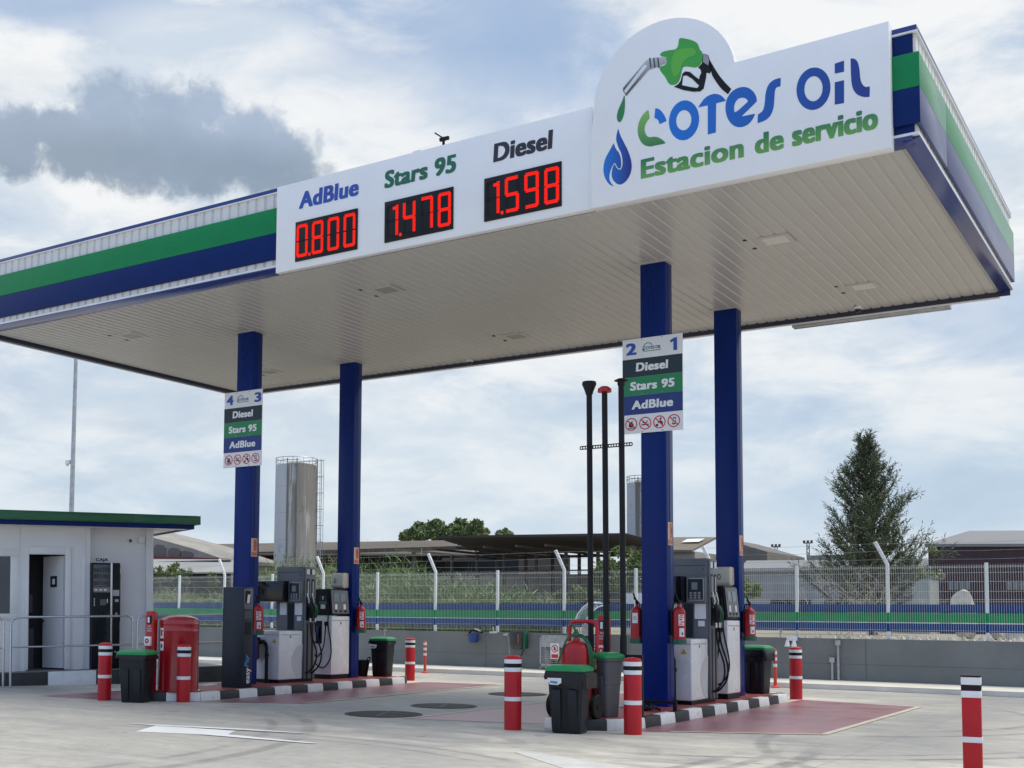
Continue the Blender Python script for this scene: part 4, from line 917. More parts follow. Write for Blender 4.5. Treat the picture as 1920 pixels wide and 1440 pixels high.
s.build('tie_strip', BLACKP, t)
t = thing('hose_bracket', 'low black trestle with coiled hose at the foot of the right front column', 'hose', (-4.1, 2.2, .146))
s = MB(); s.box(-.55, .25, .0, .05, .10, .14); s.box(-.55, -.5, .0, .05, 0, .1); s.box(.2, .25, 0, .05, 0, .1); s.box(-.2, -.15, 0, .05, 0, .1); s.build('trestle', BLACKP, t)
s = MB(); pts = [( -.18+(.26-.004*k)*math.cos(k*.42), -.22+(.17-.002*k)*math.sin(k*.42), .02+.006*(k % 9)) for k in range(46)]; s.tube(pts, .018, 8); s.build('hose_coil', RUBBER, t)

# ------------------------------------------------------------------ manholes
def manhole(x, y, r, lab):
    t = thing('manhole_cover', lab, 'manhole cover', (x, y, .001), .4, 'round manhole covers in the lane')
    s = MB(); s.lathe([(r, 0), (r, .008), (r-.05, .010), (r-.05, 0)], n=40, caps=False); s.build('rim', mat('cast_iron', (.035, .035, .035), .6, .3, var=.3, vs=8), t)
    s = MB(); s.lathe([(r-.06, 0), (r-.06, .011), (.001, .012)], n=40, caps=False); cv = s.build('lid', mat('cast_iron_lid', (.026, .026, .027), .65, .2, var=.35, vs=14, bump=.8, bs=70), t)
    s = MB(); s.box(-r+.07, r-.07, -.012, .012, .012, .016); s.box(-.012, .012, -r+.07, r-.07, .012, .0165); s.build('raised_cross', mat('worn_iron', (.10, .10, .10), .5, .4), cv)
manhole(-7.8, .33, .6, 'nearest of the three round black manhole covers, in front of the red bay edge')
manhole(-8.0, 2.37, .56, 'middle of the three round black manhole covers in the lane')
manhole(-8.55, 5.95, .58, 'farthest of the three round black manhole covers in the lane')

# ------------------------------------------------------------------ boundary wall and fence
WALLM = mat('grey_render', (.18, .192, .190), .8, var=.10, vs=1.0, dirt=.25, dirtcol=(.20, .205, .20), bump=.15, bs=25)
t = thing('boundary_wall', 'low grey rendered wall carrying the white mesh fence', 'wall', (-10, 14.6, 0))
s = MB(t.location); s.box(-45, 25, 14.4, 14.62, 0, 1.08); s.build('wall_body', WALLM, t)
s = MB(t.location); [s.box(x, x+.012, 14.396, 14.401, .1, 1.08) for x in (-27.2, -20.6, -14.2, -9.9, -4.0, 1.4)]; s.box(-45, 25, 14.397, 14.401, .48, .488); s.build('joint', mat('joint_dark', (.11, .115, .115), .9), t)
fx = thing('mesh_fence', 'white wire mesh fence with blue and green stripes on top of the grey wall', 'fence', (-10, 14.5, 1.08))
def FB(): return MB(fx.location)
posts = [-1.43+2.075*k for k in range(-17, 4)]
FY = 14.5
for i, x in enumerate(posts):
    tall = (i % 2) == 0
    s = FB()
    if tall: s.prism([(x-.035, 1.08), (x+.035, 1.08), (x+.035, 2.82), (x-.23, 3.36), (x-.30, 3.33), (x-.035, 2.80)], (0, FY-.03, 0), X, Z, (0, .06, 0))
    else: s.box(x-.035, x+.035, FY-.03, FY+.03, 1.08, 2.82)
    p = s.build('post', WIRE, fx, bevel=.004)
    s = FB(); s.box(x-.06, x+.06, FY-.06, FY+.06, 1.08, 1.09); s.build('base_plate', GALV, p)
ZH = [1.16, 1.30, 1.95, 2.0, 2.18, 2.40, 2.60, 2.72, 2.745]
for i in range(len(posts)-1):
    a, b = posts[i]+.04, posts[i+1]-.04; s = FB(); n = 40; w = .0024
    for k in range(n+1):
        x = a+(b-a)*k/n; y = FY-.042
        prof = [(y, 1.13), (y, 1.95), (y-.03, 1.975), (y, 2.0), (y, 2.66), (y-.035, 2.70), (y, 2.74), (y, 2.79)]
        vs = [(x+dx, yy+dy, zz) for yy, zz in prof for dx, dy in ((-w, -w), (w, -w), (0, w))]
        s.add(vs, [(j*3+e, j*3+(e+1) % 3, (j+1)*3+(e+1) % 3, (j+1)*3+e) for j in range(len(prof)-1) for e in range(3)])
    for z in ZH: s.box(a, b, FY-.050, FY-.046, z-.0025, z+.0025)
    s.build('mesh_panel', WIRE, fx, fixn=False)
BL2 = mat('blue_fence_strip', (.012, .055, .20), .55, var=.06, spec=.2); GR2 = mat('green_fence_strip', (.012, .25, .088), .55, var=.08, spec=.2)
s = FB(); s.box(posts[0], posts[-1], FY+.034, FY+.040, 1.70, 1.89); s.build('blue_strip', BL2, fx)
s = FB(); s.box(posts[0], posts[-1], FY-.039, FY-.034, 1.48, 1.695); s.build('green_strip', GR2, fx)
s = FB(); s.box(posts[0], posts[-1], FY-.038, FY-.034, 1.265, 1.455); s.build('blue_strip', BL2, fx)
s = FB(); s.box(posts[0], posts[-1], FY-.044, FY-.040, 1.462, 1.474); s.build('white_piping', WIRE, fx)
s = FB()
tl = [x for i, x in enumerate(posts) if i % 2 == 0]
for dz in (2.93, 3.12, 3.30):
    dx = -(dz-2.82)*.5
    for a, b in zip(tl[:-1], tl[1:]): s.tube([(a+dx, FY-.03, dz), ((a+b)/2+dx, FY-.03, dz-.03), (b+dx, FY-.03, dz)], .004, 4)
s.build('barbed_wire', GALV, fx)
# fittings on the wall
def at3(px, py, Y=14.38): return at(px, py, Y)
t = thing('air_pump', 'small blue water can hanging on the grey wall with a dark hose', 'water can', at3(893, 1190)); c = at3(893, 1190)-t.location
s = MB(); s.lathe([(.10, -.22), (.13, -.2), (.14, .0), (.13, .04)], (0, -.15, 0), 18); s.build('can', mat('blue_plastic', (.02, .05, .20), .4), t)
s = MB(); hose(s, [(-.12, -.16, .05), (-.05, -.18, .12), (.1, -.18, .11), (.30, -.16, .07)], .03); hose(s, [(-.1, -.15, -.1), (-.2, -.1, .0), (-.1, -.1, .1)], .012); s.build('hose', RUBBER, t)
s = MB(); s.tube([(.05, -.17, .16), (.18, -.17, .14)], .025, 8); s.tube([(.12, -.19, .15), (.26, -.19, .10)], .018, 8); s.build('grip', ALU, t)
t = thing('water_taps', 'pair of chrome taps with a hanging hose on the grey wall', 'tap', at3(930, 1186))
s = MB(); s.cyl((0, 0, .02), (0, -.14, .02), .025); s.box(-.12, .12, -.16, -.12, -.02, .03); s.tube([(0, -.14, .02), (0, -.16, .16)], .015); s.cyl((.40, 0, -.04), (.40, -.14, -.04), .022); s.box(.32, .46, -.16, -.12, -.07, -.03); s.build('tap', ALU, t)
s = MB(); hose(s, [(.46, -.14, -.06), (.50, -.14, -.3), (.52, -.12, -.6), (.75, -.12, -.85), (.9, -.12, -.95)], .014); s.build('hose', GALV, t)
t = thing('hose_reel_box', 'dark open hose reel box with green back on the grey wall', 'hose reel', at3(978, 1199))
s = MB(); s.prism([(-.24, .22), (-.24, -.14), (-.19, -.26), (.08, -.27), (.14, -.2), (.14, .22)], (0, -.02, 0), X, Z, (0, -.22, 0)); s.build('cover', mat('smoked_plastic', (.035, .038, .04), .2), t, bevel=.03)
s = MB(); s.box(.13, .21, -.2, -.01, -.25, .24); s.build('back', DGRN, t, bevel=.02)
s = MB(); s.cyl((.03, -.25, .15), (.03, -.25, -.08), .012); s.build('strap', ORANGE, t)
s = MB(); hose(s, [(.12, -.1, -.26), (.02, -.12, -.5), (-.14, -.12, -.66), (-.3, -.1, -.74)], .013); s.build('hose', RUBBER, t)
for px, py, lab in ((726, 1184, 'small grey tap on the wall above the bin behind the left rear column'), (1466, 1186, 'small grey tap on the wall above the bin behind the right rear column')):
    t = thing('wall_tap', lab, 'tap', at3(px, py)); s = MB(); s.cyl((0, 0, .02), (0, -.12, .02), .02); s.cyl((0, -.11, .05), (0, -.11, -.12), .018); s.box(-.06, .06, -.13, -.09, .06, .075); s.build('tap', GALV, t)
t = thing('floodlight', 'small twin white floodlight on the wall above the bollard behind the right island', 'floodlight', at3(1486, 1203))
s = MB(); s.box(-.12, .12, -.1, 0, .02, .12); s.build('box', TRIMW, t, bevel=.01)
for dx in (-.09, .07): s = MB(); s.lathe([(.03, 0), (.07, -.14), (.06, -.15)], (dx, -.12, .03), 14); s.build('lamp', TRIMW, t)
for px, p0, lab in ((1572, 1205, 'taller grey conduit with junction box on the grey wall at the right'), (1561, 1237, 'shorter grey conduit with junction box on the grey wall at the right')):
    c = at3(px, p0); t = thing('conduit', lab, 'conduit', c); s = MB(); s.box(-.025, .025, -.04, .015, -c.z+.1, -.04); s.build('tube', GALV, t)
    s = MB(); s.box(-.06, .06, -.07, .015, -.06, .06); s.build('junction_box', GALV, t, bevel=.006)
# gas bottle cage
a, b = at(1012, 1190, 14.0), at(1128, 1258, 14.0)
t = thing('gas_cage', 'silver gas bottle cage with a no-flames notice against the grey wall', 'gas cage', (a.x, 14.0, .1))
w = b.x-a.x; hh = .92
s = MB()
for xx in (0, w*.45, w-.04):
    for yy in (0, .3): s.box(xx, xx+.04, yy, yy+.04, 0, hh)
for z in (.12, hh-.04):
    s.box(0, w, 0, .035, z, z+.04); s.box(0, w, .3, .335, z, z+.04)
s.box(0, w, .0, .34, hh, hh+.012); s.box(0, w, .0, .34, .08, .10); s.build('frame', GALV, t)
s = MB(); s.box(.03, w-.03, -.004, .004, hh-.30, hh-.04); s.build('top_panel', GALV, t)
s = MB(); [s.box(0.02, w-.02, .008, .014, z, z+.012) for z in [.16+.05*k for k in range(10)]]; s.build('bars', GALV, t)
for k in range(4):
    s = MB(); s.lathe([(.14, 0), (.15, .02), (.15, .36), (.10, .44), (.05, .45), (.05, .48)], (.2+.33*k, .17, .11), 18); s.build('gas_bottle', DRED if k % 2 else YELLOW, t)
for nm, x0 in (('notice', .33), ('notice', w-.34)):
    s = MB(); s.box(x0, x0+.26, -.018, -.006, .30, .72); nn = s.build(nm, PAPER if x0 < .5 else REDS, t)
    if x0 < .5:
        me = fill_mesh([disc_pts(0, 0, .10, .10, 28), disc_pts(0, 0, .078, .078, 28)], 0); s = MB(); s.mesh2d(me, (x0+.13, -.018, .58), X, Z, 1, 1, 0, 0, .003); s.obox((x0+.07, -.023, .64), (.115, 0, -.115), (.012, 0, .012), (0, .001, 0)); s.box(x0+.03, x0+.23, -.021, -.0185, .33, .43); s.build('notice_print', REDS, nn)
        s = MB(); s.box(x0+.10, x0+.15, -.020, -.0185, .535, .63); s.build('notice_flame', inkD, nn)
    else:
        s = MB(); [s.box(x0+.03, x0+.22-.03*(k % 2), -.021, -.0185, .36+.075*k, .39+.075*k) for k in range(5)]; s.build('notice_print', PAPER, nn)
# curved clear plastic hood and white board behind the pipes
GL = mat('clear_plastic', (.75, .85, .88), .06, var=.02, trans=.75)
c = at(1085, 1170, 13.9)
t = thing('plastic_hood', 'curved clear plastic hood rising behind the wheeled extinguisher', 'hood', (c.x, 13.9, .1))
P = [(at(px, py, 13.9).x-c.x, at(px, py, 13.9).z-.1) for px, py in ((1079, 1163), (1083, 1152), (1092, 1140), (1103, 1131), (1112, 1128))]
s = MB()
for (u0, z0), (u1, z1) in zip(P[:-1], P[1:]): s.obox((u0, 0, z0), (u1-u0, 0, z1-z0), (.0, .5, 0), (.06, 0, -.05))
s.build('hood', GL, t)
s = MB(); s.tube([(u, -.01, z) for u, z in P], .018, 8); s.tube([(u+.28, -.01, z-.10) for u, z in P], .018, 8); s.build('rim', TRIMW, t)
s = MB(); s.box(.05, .25, .1, .35, 0, 1.25); s.build('stand', GALV, t)
a, b = at(1173, 1113, 15.2), at(1207, 1186, 15.2)
t = thing('white_cabinet', 'plain white cabinet standing behind the fence next to the nearer right front column', 'cabinet', (a.x, 15.2, 1.0))
s = MB(); s.box(0, b.x-a.x, 0, .4, 0, a.z-1.0); s.build('body', CAB, t, bevel=.01)
s = MB(); s.box(.02, b.x-a.x-.02, -.004, .001, .05, .06); s.build('seam', GALV, t)
# lamp post
t = thing('lamp_post', 'tall thin grey lamp post behind the kiosk with a small camera on it', 'lamp post', (-29.0, 12.0, 0))
s = MB(); s.lathe([(.10, 0), (.085, 4), (.06, 10.6)], n=16); s.build('pole', GALV, t)
s = MB(); s.tube([(0, 0, 10.5), (-.5, -.3, 10.9), (-1.2, -.7, 11)], .035, 8); s.box(-1.7, -1.1, -.85, -.65, 10.95, 11.05); s.build('lamp_arm', GALV, t)
s = MB(); s.box(-.28, -.08, -.1, .0, 6.55, 6.68); s.lathe([(.07, 0), (.03, -.07)], (-.22, -.05, 6.55), 12); s.build('camera', TRIMW, t, bevel=.01)

# ------------------------------------------------------------------ kiosk (local: x = along the facade, y = inwards, z = up)
kq = thing('kiosk', 'white cashier kiosk with dark green and blue roof edge, left of the pumps', 'kiosk', (-17.23, 1.63, 0))
ph, ti = R(26), .02
sx = Vector((math.sin(ph)*math.cos(ti), math.cos(ph)*math.cos(ti), math.sin(ti))); nn = Vector((math.cos(ph), -math.sin(ph), 0)); uu = (-nn).cross(sx)*-1
if uu.z < 0: uu = -uu
Mk = Matrix((( sx.x, -nn.x, uu.x), (sx.y, -nn.y, uu.y), (sx.z, -nn.z, uu.z)))
kq.rotation_euler = Mk.to_euler()
def K(name, mb, m, par=None, bevel=0): return mb.build(name, m, par or kq, bevel=bevel)
# floor slab with painted edge
s = MB(); s.box(-4, 4.0, .02, 3.8, -.2, .275); K('floor_slab', s, mat('slab_grey', (.22, .21, .20), .7))
for i, (a, b) in enumerate(((-4, -3.03), (-3.02, -2.02), (-2.01, -1.01), (-1.0, -.005), (.005, 1.005), (1.015, 2.0), (2.01, 3.0), (3.01, 4.0))):
    s = MB(); s.box(a, b, -.0, .03, -.2, .28); K('step_block', s, KW if i % 2 == 0 else KB, bevel=.004)
WY = .60
def wallrect(x0, x1, z0, z1, y=WY, d=.1): s.box(x0, x1, y, y+d, z0, z1)
s = MB()
wallrect(-4, -2.4, .276, 3.33); wallrect(-2.4, -.5, .276, 1.36); wallrect(-2.4, -.5, 2.84, 3.33); wallrect(-.5, -.31, .276, 3.33); wallrect(-.31, .50, 2.77, 3.33); wallrect(.50, 1.02, .276, 3.33)
s.box(.92, 1.02, .70, .86, .276, 3.33)
K('front_wall', s, KWALL)
s = MB(); s.box(1.02, 2.48, .86, .96, .276, 3.33); s.box(2.38, 2.48, .96, 3.6, .276, 3.33); s.box(-4, 2.48, 3.5, 3.6, .276, 3.33); K('rear_wall', s, KWALL)
s = MB(); s.box(2.33, 2.50, .80, .861, .276, 3.33); s.box(-.54, -.46, .585, .601, .28, 3.3); s.box(.62, .66, .592, .601, .28, 2.9); s.box(.86, .92, .588, .601, .28, 3.3); K('corner_trim', s, ALUW, bevel=.004)
s = MB(); s.box(-4, 2.9, .86, 3.5, 3.331, 3.36); s.box(-4.1, 3.1, .22, 3.4, 3.36, 3.42); K('ceiling_soffit', s, KWALL)
s = MB(); s.box(-4.1, 3.10, .20, .6, 3.332, 3.358); K('eaves_soffit', s, KWALL)
for nm, z0, z1, m, y0, xe, xm in (('green_fascia', 3.43, 3.625, KGREEN, 0, 3.36, 1.8), ('blue_fascia', 3.33, 3.428, BLUE_P, .05, 3.23, 1.68)):
    s = MB(); s.box(-4.2, xm, y0, y0+.06, z0, z1); K(nm, s, m, bevel=.004)
    s = MB(); s.prism([(xm+.003, y0), (xe, y0+.10), (xe, y0+3.5), (xe-.06, y0+3.5), (xe-.06, y0+.16), (xm+.003, y0+.06)], (0, 0, z0), X, Yv, (0, 0, z1-z0)); K(nm, s, m, bevel=.004)
s = MB(); s.box(-4.15, 3.3, .12, 3.5, 3.60, 3.63); K('roof', s, TRIMW)
# window
s = MB(); s.box(-2.4, -.5, .57, .62, 1.36, 1.49); s.box(-2.4, -.5, .57, .62, 2.69, 2.84); s.box(-.665, -.5, .57, .62, 1.49, 2.69); s.box(-2.4, -2.25, .57, .62, 1.49, 2.69); wf = K('window', s, ALUW, bevel=.006)
s = MB(); s.box(-2.25, -.665, .615, .63, 1.49, 2.69); K('pane', s, GLASS, wf)
# door
s = MB(); s.box(-.36, -.285, .56, .64, .30, 2.90); s.box(.475, .60, .56, .64, .30, 2.90); s.box(-.285, .475, .56, .64, 2.74, 2.90); df = K('door', s, ALUW, bevel=.006)
s = MB(); s.obox((.45, .66, .31), (-.27, .645, 0), (.035, .015, 0), (0, 0, 2.41)); lf = K('leaf', s, KWALL, df)
s = MB(); s.obox((.37, .85, 2.05), (-.085, .203, 0), (-.008, -.003, 0), (0, 0, .24)); st = K('sticker', s, inkD, df)
s = MB(); s.obox((.34, .906, 2.11), (-.03, .072, 0), (-.014, -.006, 0), (0, 0, .12)); K('sticker_print', s, PAPER, df)
s = MB(); s.tube([(.20, 1.25, 1.32), (.14, 1.22, 1.32), (.18, 1.12, 1.32)], .016, 8); K('handle', s, CHROME, lf)
s = MB(); s.box(-.9, .9, 1.6, 1.65, .28, 3.3); s.box(-.9, -.85, .72, 1.6, .28, 3.3); s.box(.5, .55, .9, 1.6, .28, 3.3); K('interior', s, INT)
s = MB(); s.box(-.30, .02, 1.45, 1.60, .28, 1.15); s.box(-.28, .0, 1.50, 1.60, 1.5, 1.9); K('counter', s, mat('dim_counter', (.06, .055, .05), .5))
# lettering, narrow window, cameras
s = MB(); text(s, 'CAJA', (1.21, .86, 2.60), X, Z, .28, .09, .05, 0, 1.1); text(s, 'O', (1.69, .86, 2.46), X, Z, .075, .09, .05); K('lettering', s, mat('navy_ink', (.02, .025, .05), .4))
s = MB(); s.box(1.665, 1.765, .853, .861, 1.28, 2.35); K('narrow_window', s, SCREEN)
s = MB(); s.lathe([(.055, 0), (.055, .05), (.045, .06)], (1.97, .86, 3.08), 20, (0, -1, 0)); cm = K('camera', s, TRIMW); s = MB(); s.lathe([(.034, .06), (.03, .075), (.005, .08)], (1.97, .86, 3.08), 16, (0, -1, 0)); K('lens', s, SCREEN, cm)
s = MB(); s.box(2.16, 2.30, .79, .86, 3.03, 3.19); K('alarm_box', s, TRIMW, bevel=.02)
# vending machine
vm = thing('vending_machine', 'dark vending machine in the kiosk recess under the word CAJA', 'vending machine', kq.location); vm.rotation_euler = kq.rotation_euler
V = lambda n, mb, m, par=None, bevel=0: mb.build(n, m, par or vm, bevel=bevel)
s = MB(); s.box(1.03, 1.64, .45, .855, .276, 2.57); V('body', s, BLACK, bevel=.01)
s = MB(); s.box(1.05, 1.42, .441, .449, 2.05, 2.53); V('product_window', s, GLASS)
s = MB()
rnd = random.Random(4)
for r in range(3):
    for k in range(6): s.box(1.065+.058*k, 1.105+.058*k, .437, .4405, 2.09+.14*r, 2.16+.14*r+.04*rnd.random(), k % 4)
V('snacks', s, [mat('dim_red', (.05, .015, .015), .5), mat('dim_blue', (.012, .02, .06), .5), mat('dim_tan', (.06, .05, .035), .5), mat('dim_grey', (.05, .05, .055), .5)])
s = MB(); s.box(1.05, 1.42, .438, .449, 1.93, 2.04); V('selection_strip', s, mat('selection_grey', (.20, .20, .20), .35))
s = MB(); [s.box(1.08+.1*k, 1.14+.1*k, .434, .4375, 1.965, 2.0) for k in range(3)]; V('selection_labels', s, PAPER)
s = MB(); s.box(1.20, 1.33, .438, .449, 1.65, 1.78); V('pickup_display', s, mat('dim_display', (.09, .10, .11), .3))
s = MB(); s.box(1.35, 1.365, .436, .449, 1.70, 1.79); [s.box(1.065, 1.085, .438, .449, 1.64+.03*k, 1.655+.03*k) for k in range(6)]; V('status_light', s, PAPER)
s = MB(); s.box(1.10, 1.40, .440, .449, .75, 1.50); V('lower_window', s, GLASS)
s = MB(); s.box(1.425, 1.465, .436, .449, .60, 2.57); V('chrome_trim', s, CHROME)
s = MB(); s.box(1.475, 1.62, .440, .449, 1.85, 1.98); s.box(1.52, 1.60, .436, .4395, 1.72, 1.78); s.box(1.535, 1.575, .436, .4395, 1.42, 1.49); s.box(1.52, 1.55, .436, .4395, .62, .66); V('coin_panel', s, GALV)
# railings
def railing(x0, x1, lab):
    t = thing('railing', lab, 'railing', kq.location, 0, 'stainless steel railings in front of the kiosk'); t.rotation_euler = kq.rotation_euler
    r, y, h, c = .024, -.5, 1.42, .12
    s = MB(); s.tube([(x0, y, 0), (x0, y, h-c), (x0+.035, y, h-.035), (x0+c, y, h), (x1-c, y, h), (x1-.035, y, h-.035), (x1, y, h-c), (x1, y, 0)], r, 12); s.build('frame', CHROME, t)
    s = MB(); s.tube([(x0, y, .82), (x1, y, .82)], .02, 10); s.build('mid_rail', CHROME, t)
    for x in (x0, x1): s = MB(); s.lathe([(.05, .002), (.05, .012), (.026, .016)], (x, y, 0), 16); s.build('foot', CHROME, t)
railing(-3.4, -1.0, 'leftmost stainless railing, cut by the photo edge in front of the kiosk window')
railing(-.86, 1.64, 'middle stainless railing in front of the kiosk door and vending machine')
railing(1.74, 3.95, 'right stainless railing passing behind the red drum')

# ------------------------------------------------------------------ background buildings
def bx(px, py, Y): return at(px, py, Y)
BROWN = mat('brown_sheet_roof', (.125, .10, .075), .8, var=.15, vs=.15, dirt=.4, dirtcol=(.14, .11, .08), stretch=(1, 1, 4))
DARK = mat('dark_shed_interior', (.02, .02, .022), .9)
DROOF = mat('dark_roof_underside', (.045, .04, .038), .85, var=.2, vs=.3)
STEELD = mat('rusty_steel', (.09, .08, .07), .8, var=.2)
CONCR = mat('weathered_concrete', (.31, .29, .25), .85, var=.15, vs=.6, dirt=.4, dirtcol=(.2, .18, .16))
GSHEET = mat('grey_corrugated_roof', (.215, .215, .215), .6, var=.08, vs=.4, dirt=.2, dirtcol=(.3, .28, .27))
def corrug(name, c, per, ax='X'):
    global nt
    m = bpy.data.materials.new(name); m.use_nodes = True; nt = m.node_tree; b = nt.nodes['Principled BSDF']; b.inputs['Roughness'].default_value = .6
    t = N('ShaderNodeTexCoord'); w = N('ShaderNodeTexWave', bands_direction=ax); L(t.outputs['Object'], w.inputs[0]); w.inputs['Scale'].default_value = 2*PI/per/20; w.inputs['Distortion'].default_value = 0
    bp = N('ShaderNodeBump'); bp.inputs['Strength'].default_value = 1; bp.inputs['Distance'].default_value = .06; L(w.outputs[1], bp.inputs['Height']); L(bp.outputs[0], b.inputs['Normal'])
    n1 = noise(t.outputs['Object'], .5, 5, .6); L(mixc(smooth(n1, .3, .7), tuple(x*.85 for x in c)+(1,), tuple(x*1.12 for x in c)+(1,)), b.inputs['Base Color'])
    return m
MAROON = corrug('maroon_cladding', (.055, .024, .030), .5); GCLAD = corrug('grey_cladding', (.30, .30, .29), .8)
GZ = 1.0
def house(name, lab, cat, loc): return thing(name, lab, cat, loc)
def poly3(mb, pts, th=(0, 0, -.12), m=0):
    n = len(pts); P = [Vector(p) for p in pts]; t = Vector(th)
    mb.add(P+[p+t for p in P], [tuple(range(n)), tuple(range(n, 2*n))[::-1]]+[(i, (i+1) % n, n+(i+1) % n, n+i) for i in range(n)], m)
# long brown shed far behind the silo
Yr = 78
e0, e1 = bx(285, 1038, Yr-9), bx(905, 1040, Yr-9); r0, r1 = bx(345, 1021, Yr), bx(835, 1013, Yr)
t = house('brown_shed', 'long low shed with brown corrugated roof behind the white silo', 'shed', ((e0.x+e1.x)/2, Yr, GZ))
s = MB(t.location); poly3(s, [e0, e1, r1, r0]); poly3(s, [r0, r1, (r1.x, Yr+9, e1.z), (r0.x, Yr+9, e0.z)]); s.build('roof', BROWN, t)
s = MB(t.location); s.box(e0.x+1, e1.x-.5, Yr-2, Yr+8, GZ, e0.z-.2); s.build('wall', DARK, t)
s = MB(t.location); [s.box(x, x+.3, Yr-8.6, Yr-8.3, GZ, e0.z-.12) for x in [e0.x+1+6*k for k in range(int((e1.x-e0.x)/6))]]; s.box(e0.x, e1.x, Yr-8.7, Yr-8.5, e0.z-.45, e0.z-.125); s.build('posts', STEELD, t)
# open barn with dark roof
Yb = 52
f0, f1 = bx(818, 1009, Yb), bx(1172, 1004, Yb); k0, k1 = bx(918, 1040, Yb+16), bx(1200, 1034, Yb+16)
t = house('open_barn', 'dark open-sided barn with wide roof on thin posts behind the fence', 'barn', ((f0.x+f1.x)/2, Yb+8, GZ))
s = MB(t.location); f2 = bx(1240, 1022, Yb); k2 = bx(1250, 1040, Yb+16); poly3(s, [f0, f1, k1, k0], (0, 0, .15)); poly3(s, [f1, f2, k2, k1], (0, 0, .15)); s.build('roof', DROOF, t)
s = MB(t.location)
for px in (846, 893, 944, 1004, 1060, 1120, 1180): 
    c = bx(px, 1030, Yb+4); s.box(c.x-.09, c.x+.09, Yb+4, Yb+4.2, GZ, f0.z-.9)
for px in (930, 985, 1035, 1085, 1140, 1190):
    c = bx(px, 1030, Yb+14); s.box(c.x-.1, c.x+.1, Yb+14, Yb+14.2, GZ, k0.z)
    s.box(c.x-.05, c.x+.05, Yb, Yb+14, f0.z-.75, f0.z-.6)
c0, c1 = bx(830, 1045, Yb+14), bx(1250, 1045, Yb+14); s.box(c0.x, c1.x, Yb+13.9, Yb+14, k0.z-.5, k0.z-.3); s.box(c0.x, c1.x, Yb+13.9, Yb+14, k0.z-1.5, k0.z-1.4); s.build('posts', STEELD, t)
s = MB(t.location); s.box(c0.x-4, c1.x+6, Yb+15, Yb+15.2, GZ, k0.z-1.7); s.build('rear_wall', CONCR, t)
s = MB(t.location)
for px, w, h in ((1000, 2.2, 1.6), (1072, 1.5, 1.9), (1120, 2.5, 1.2), (960, 1.8, 1.4)): c = bx(px, 1080, Yb+9); s.box(c.x-w/2, c.x+w/2, Yb+8.5, Yb+10, GZ, GZ+h)
s.build('stored_machinery', DARK, t, bevel=.1)
# concrete facade at far left with arched openings, and pale awning roof in front
Yl = 46
t = house('concrete_shed', 'sloping weathered concrete shed with arched openings, behind the kiosk roof', 'shed', (bx(330, 1060, Yl).x, Yl, GZ))
pts = [bx(200, 985, Yl), bx(295, 1010, Yl), bx(360, 1028, Yl), bx(425, 1050, Yl), bx(425, 1056, Yl), bx(200, 1056, Yl)]
s = MB(t.location); s.prism([(p.x, p.z) for p in pts], (0, Yl, 0), X, Z, (0, 6, 0)); s.build('facade', CONCR, t)
s = MB(t.location); 
for (p, q) in ((262, 1022), (299, 1027), (327, 1033), (350, 1039)):
    a = bx(p-12, q-7, Yl-.05); b = bx(p+12, 1046, Yl-.05); s.prism(chaikin([(a.x, b.z), (b.x, b.z), (b.x, a.z-.15), (a.x, a.z)], 1), (0, Yl-.03, 0), X, Z, (0, .05, 0))
s.build('arched_opening', mat('dusty_opening', (.15, .14, .125), .8), t)
a, b = bx(200, 1040, Yl-.5), bx(432, 1048, Yl-.5)
s = MB(t.location); s.prism([(a.x, a.z), (b.x, b.z), (b.x, b.z-.25), (a.x, a.z-.35)], (0, Yl-1.5, 0), X, Z, (0, 1.4, 0)); s.build('red_gutter', mat('red_brown_tile', (.17, .05, .045), .8, var=.2, vs=1), t)
s = MB(t.location); q = bx(420, 1052, Yl); s.box(a.x, q.x, Yl+.2, Yl+6, GZ, q.z-.1); s.build('wall', CONCR, t)
Yt = 36
t = house('awning_shed', 'low shelter with pale metal sheet roof behind the fence, left of the blue column', 'shelter', (bx(340, 1090, Yt).x, Yt, GZ))
a, b, c, d = bx(230, 1048, Yt+5), bx(450, 1049, Yt+5), bx(470, 1073, Yt), bx(230, 1073, Yt)
s = MB(t.location); poly3(s, [d, c, b, a], (0, 0, -.08)); s.build('roof', mat('pale_sheet', (.30, .295, .28), .6, var=.12, vs=.8, dirt=.35, dirtcol=(.28, .26, .24), stretch=(1, .2, 1)), t)
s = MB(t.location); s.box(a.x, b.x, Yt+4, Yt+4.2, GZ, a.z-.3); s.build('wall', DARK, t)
s = MB(t.location); [s.box(x, x+.12, Yt+.2, Yt+.32, GZ, d.z-.08) for x in (d.x+.5, d.x+3, (d.x+c.x)/2, c.x-.6)]; s.build('posts', STEELD, t)
# gabled shed between the right columns
Yg = 70
t = house('gabled_shed', 'grey-brown gabled shed seen between the two right columns', 'shed', (bx(1350, 1060, Yg).x, Yg, GZ))
a, b, c, d = bx(1240, 1007, Yg+10), bx(1343, 1007, Yg+10), bx(1300, 1031, Yg), bx(1240, 1031, Yg)
G = [bx(1300, 1031, Yg), bx(1343, 1007, Yg+5), bx(1437, 1036, Yg+5), bx(1437, 1056, Yg+5), bx(1300, 1060, Yg)]
rx = bx(1343, 1007, Yg+5)
s = MB(t.location); s.box(d.x, c.x, Yg+.3, Yg+5, GZ, c.z-.1); s.build('front_wall', CONCR, t)
rz = bx(1343, 1007, Yg+5); lft = bx(1225, 1007, Yg+5); ev = bx(1298, 1031, Yg); evl = bx(1225, 1031, Yg)
s = MB(t.location); poly3(s, [evl, ev, rz, lft], (0, 0, -.15)); rf = s.build('roof', mat('tan_sheet_roof', (.19, .155, .115), .8, var=.12, vs=.2), t)
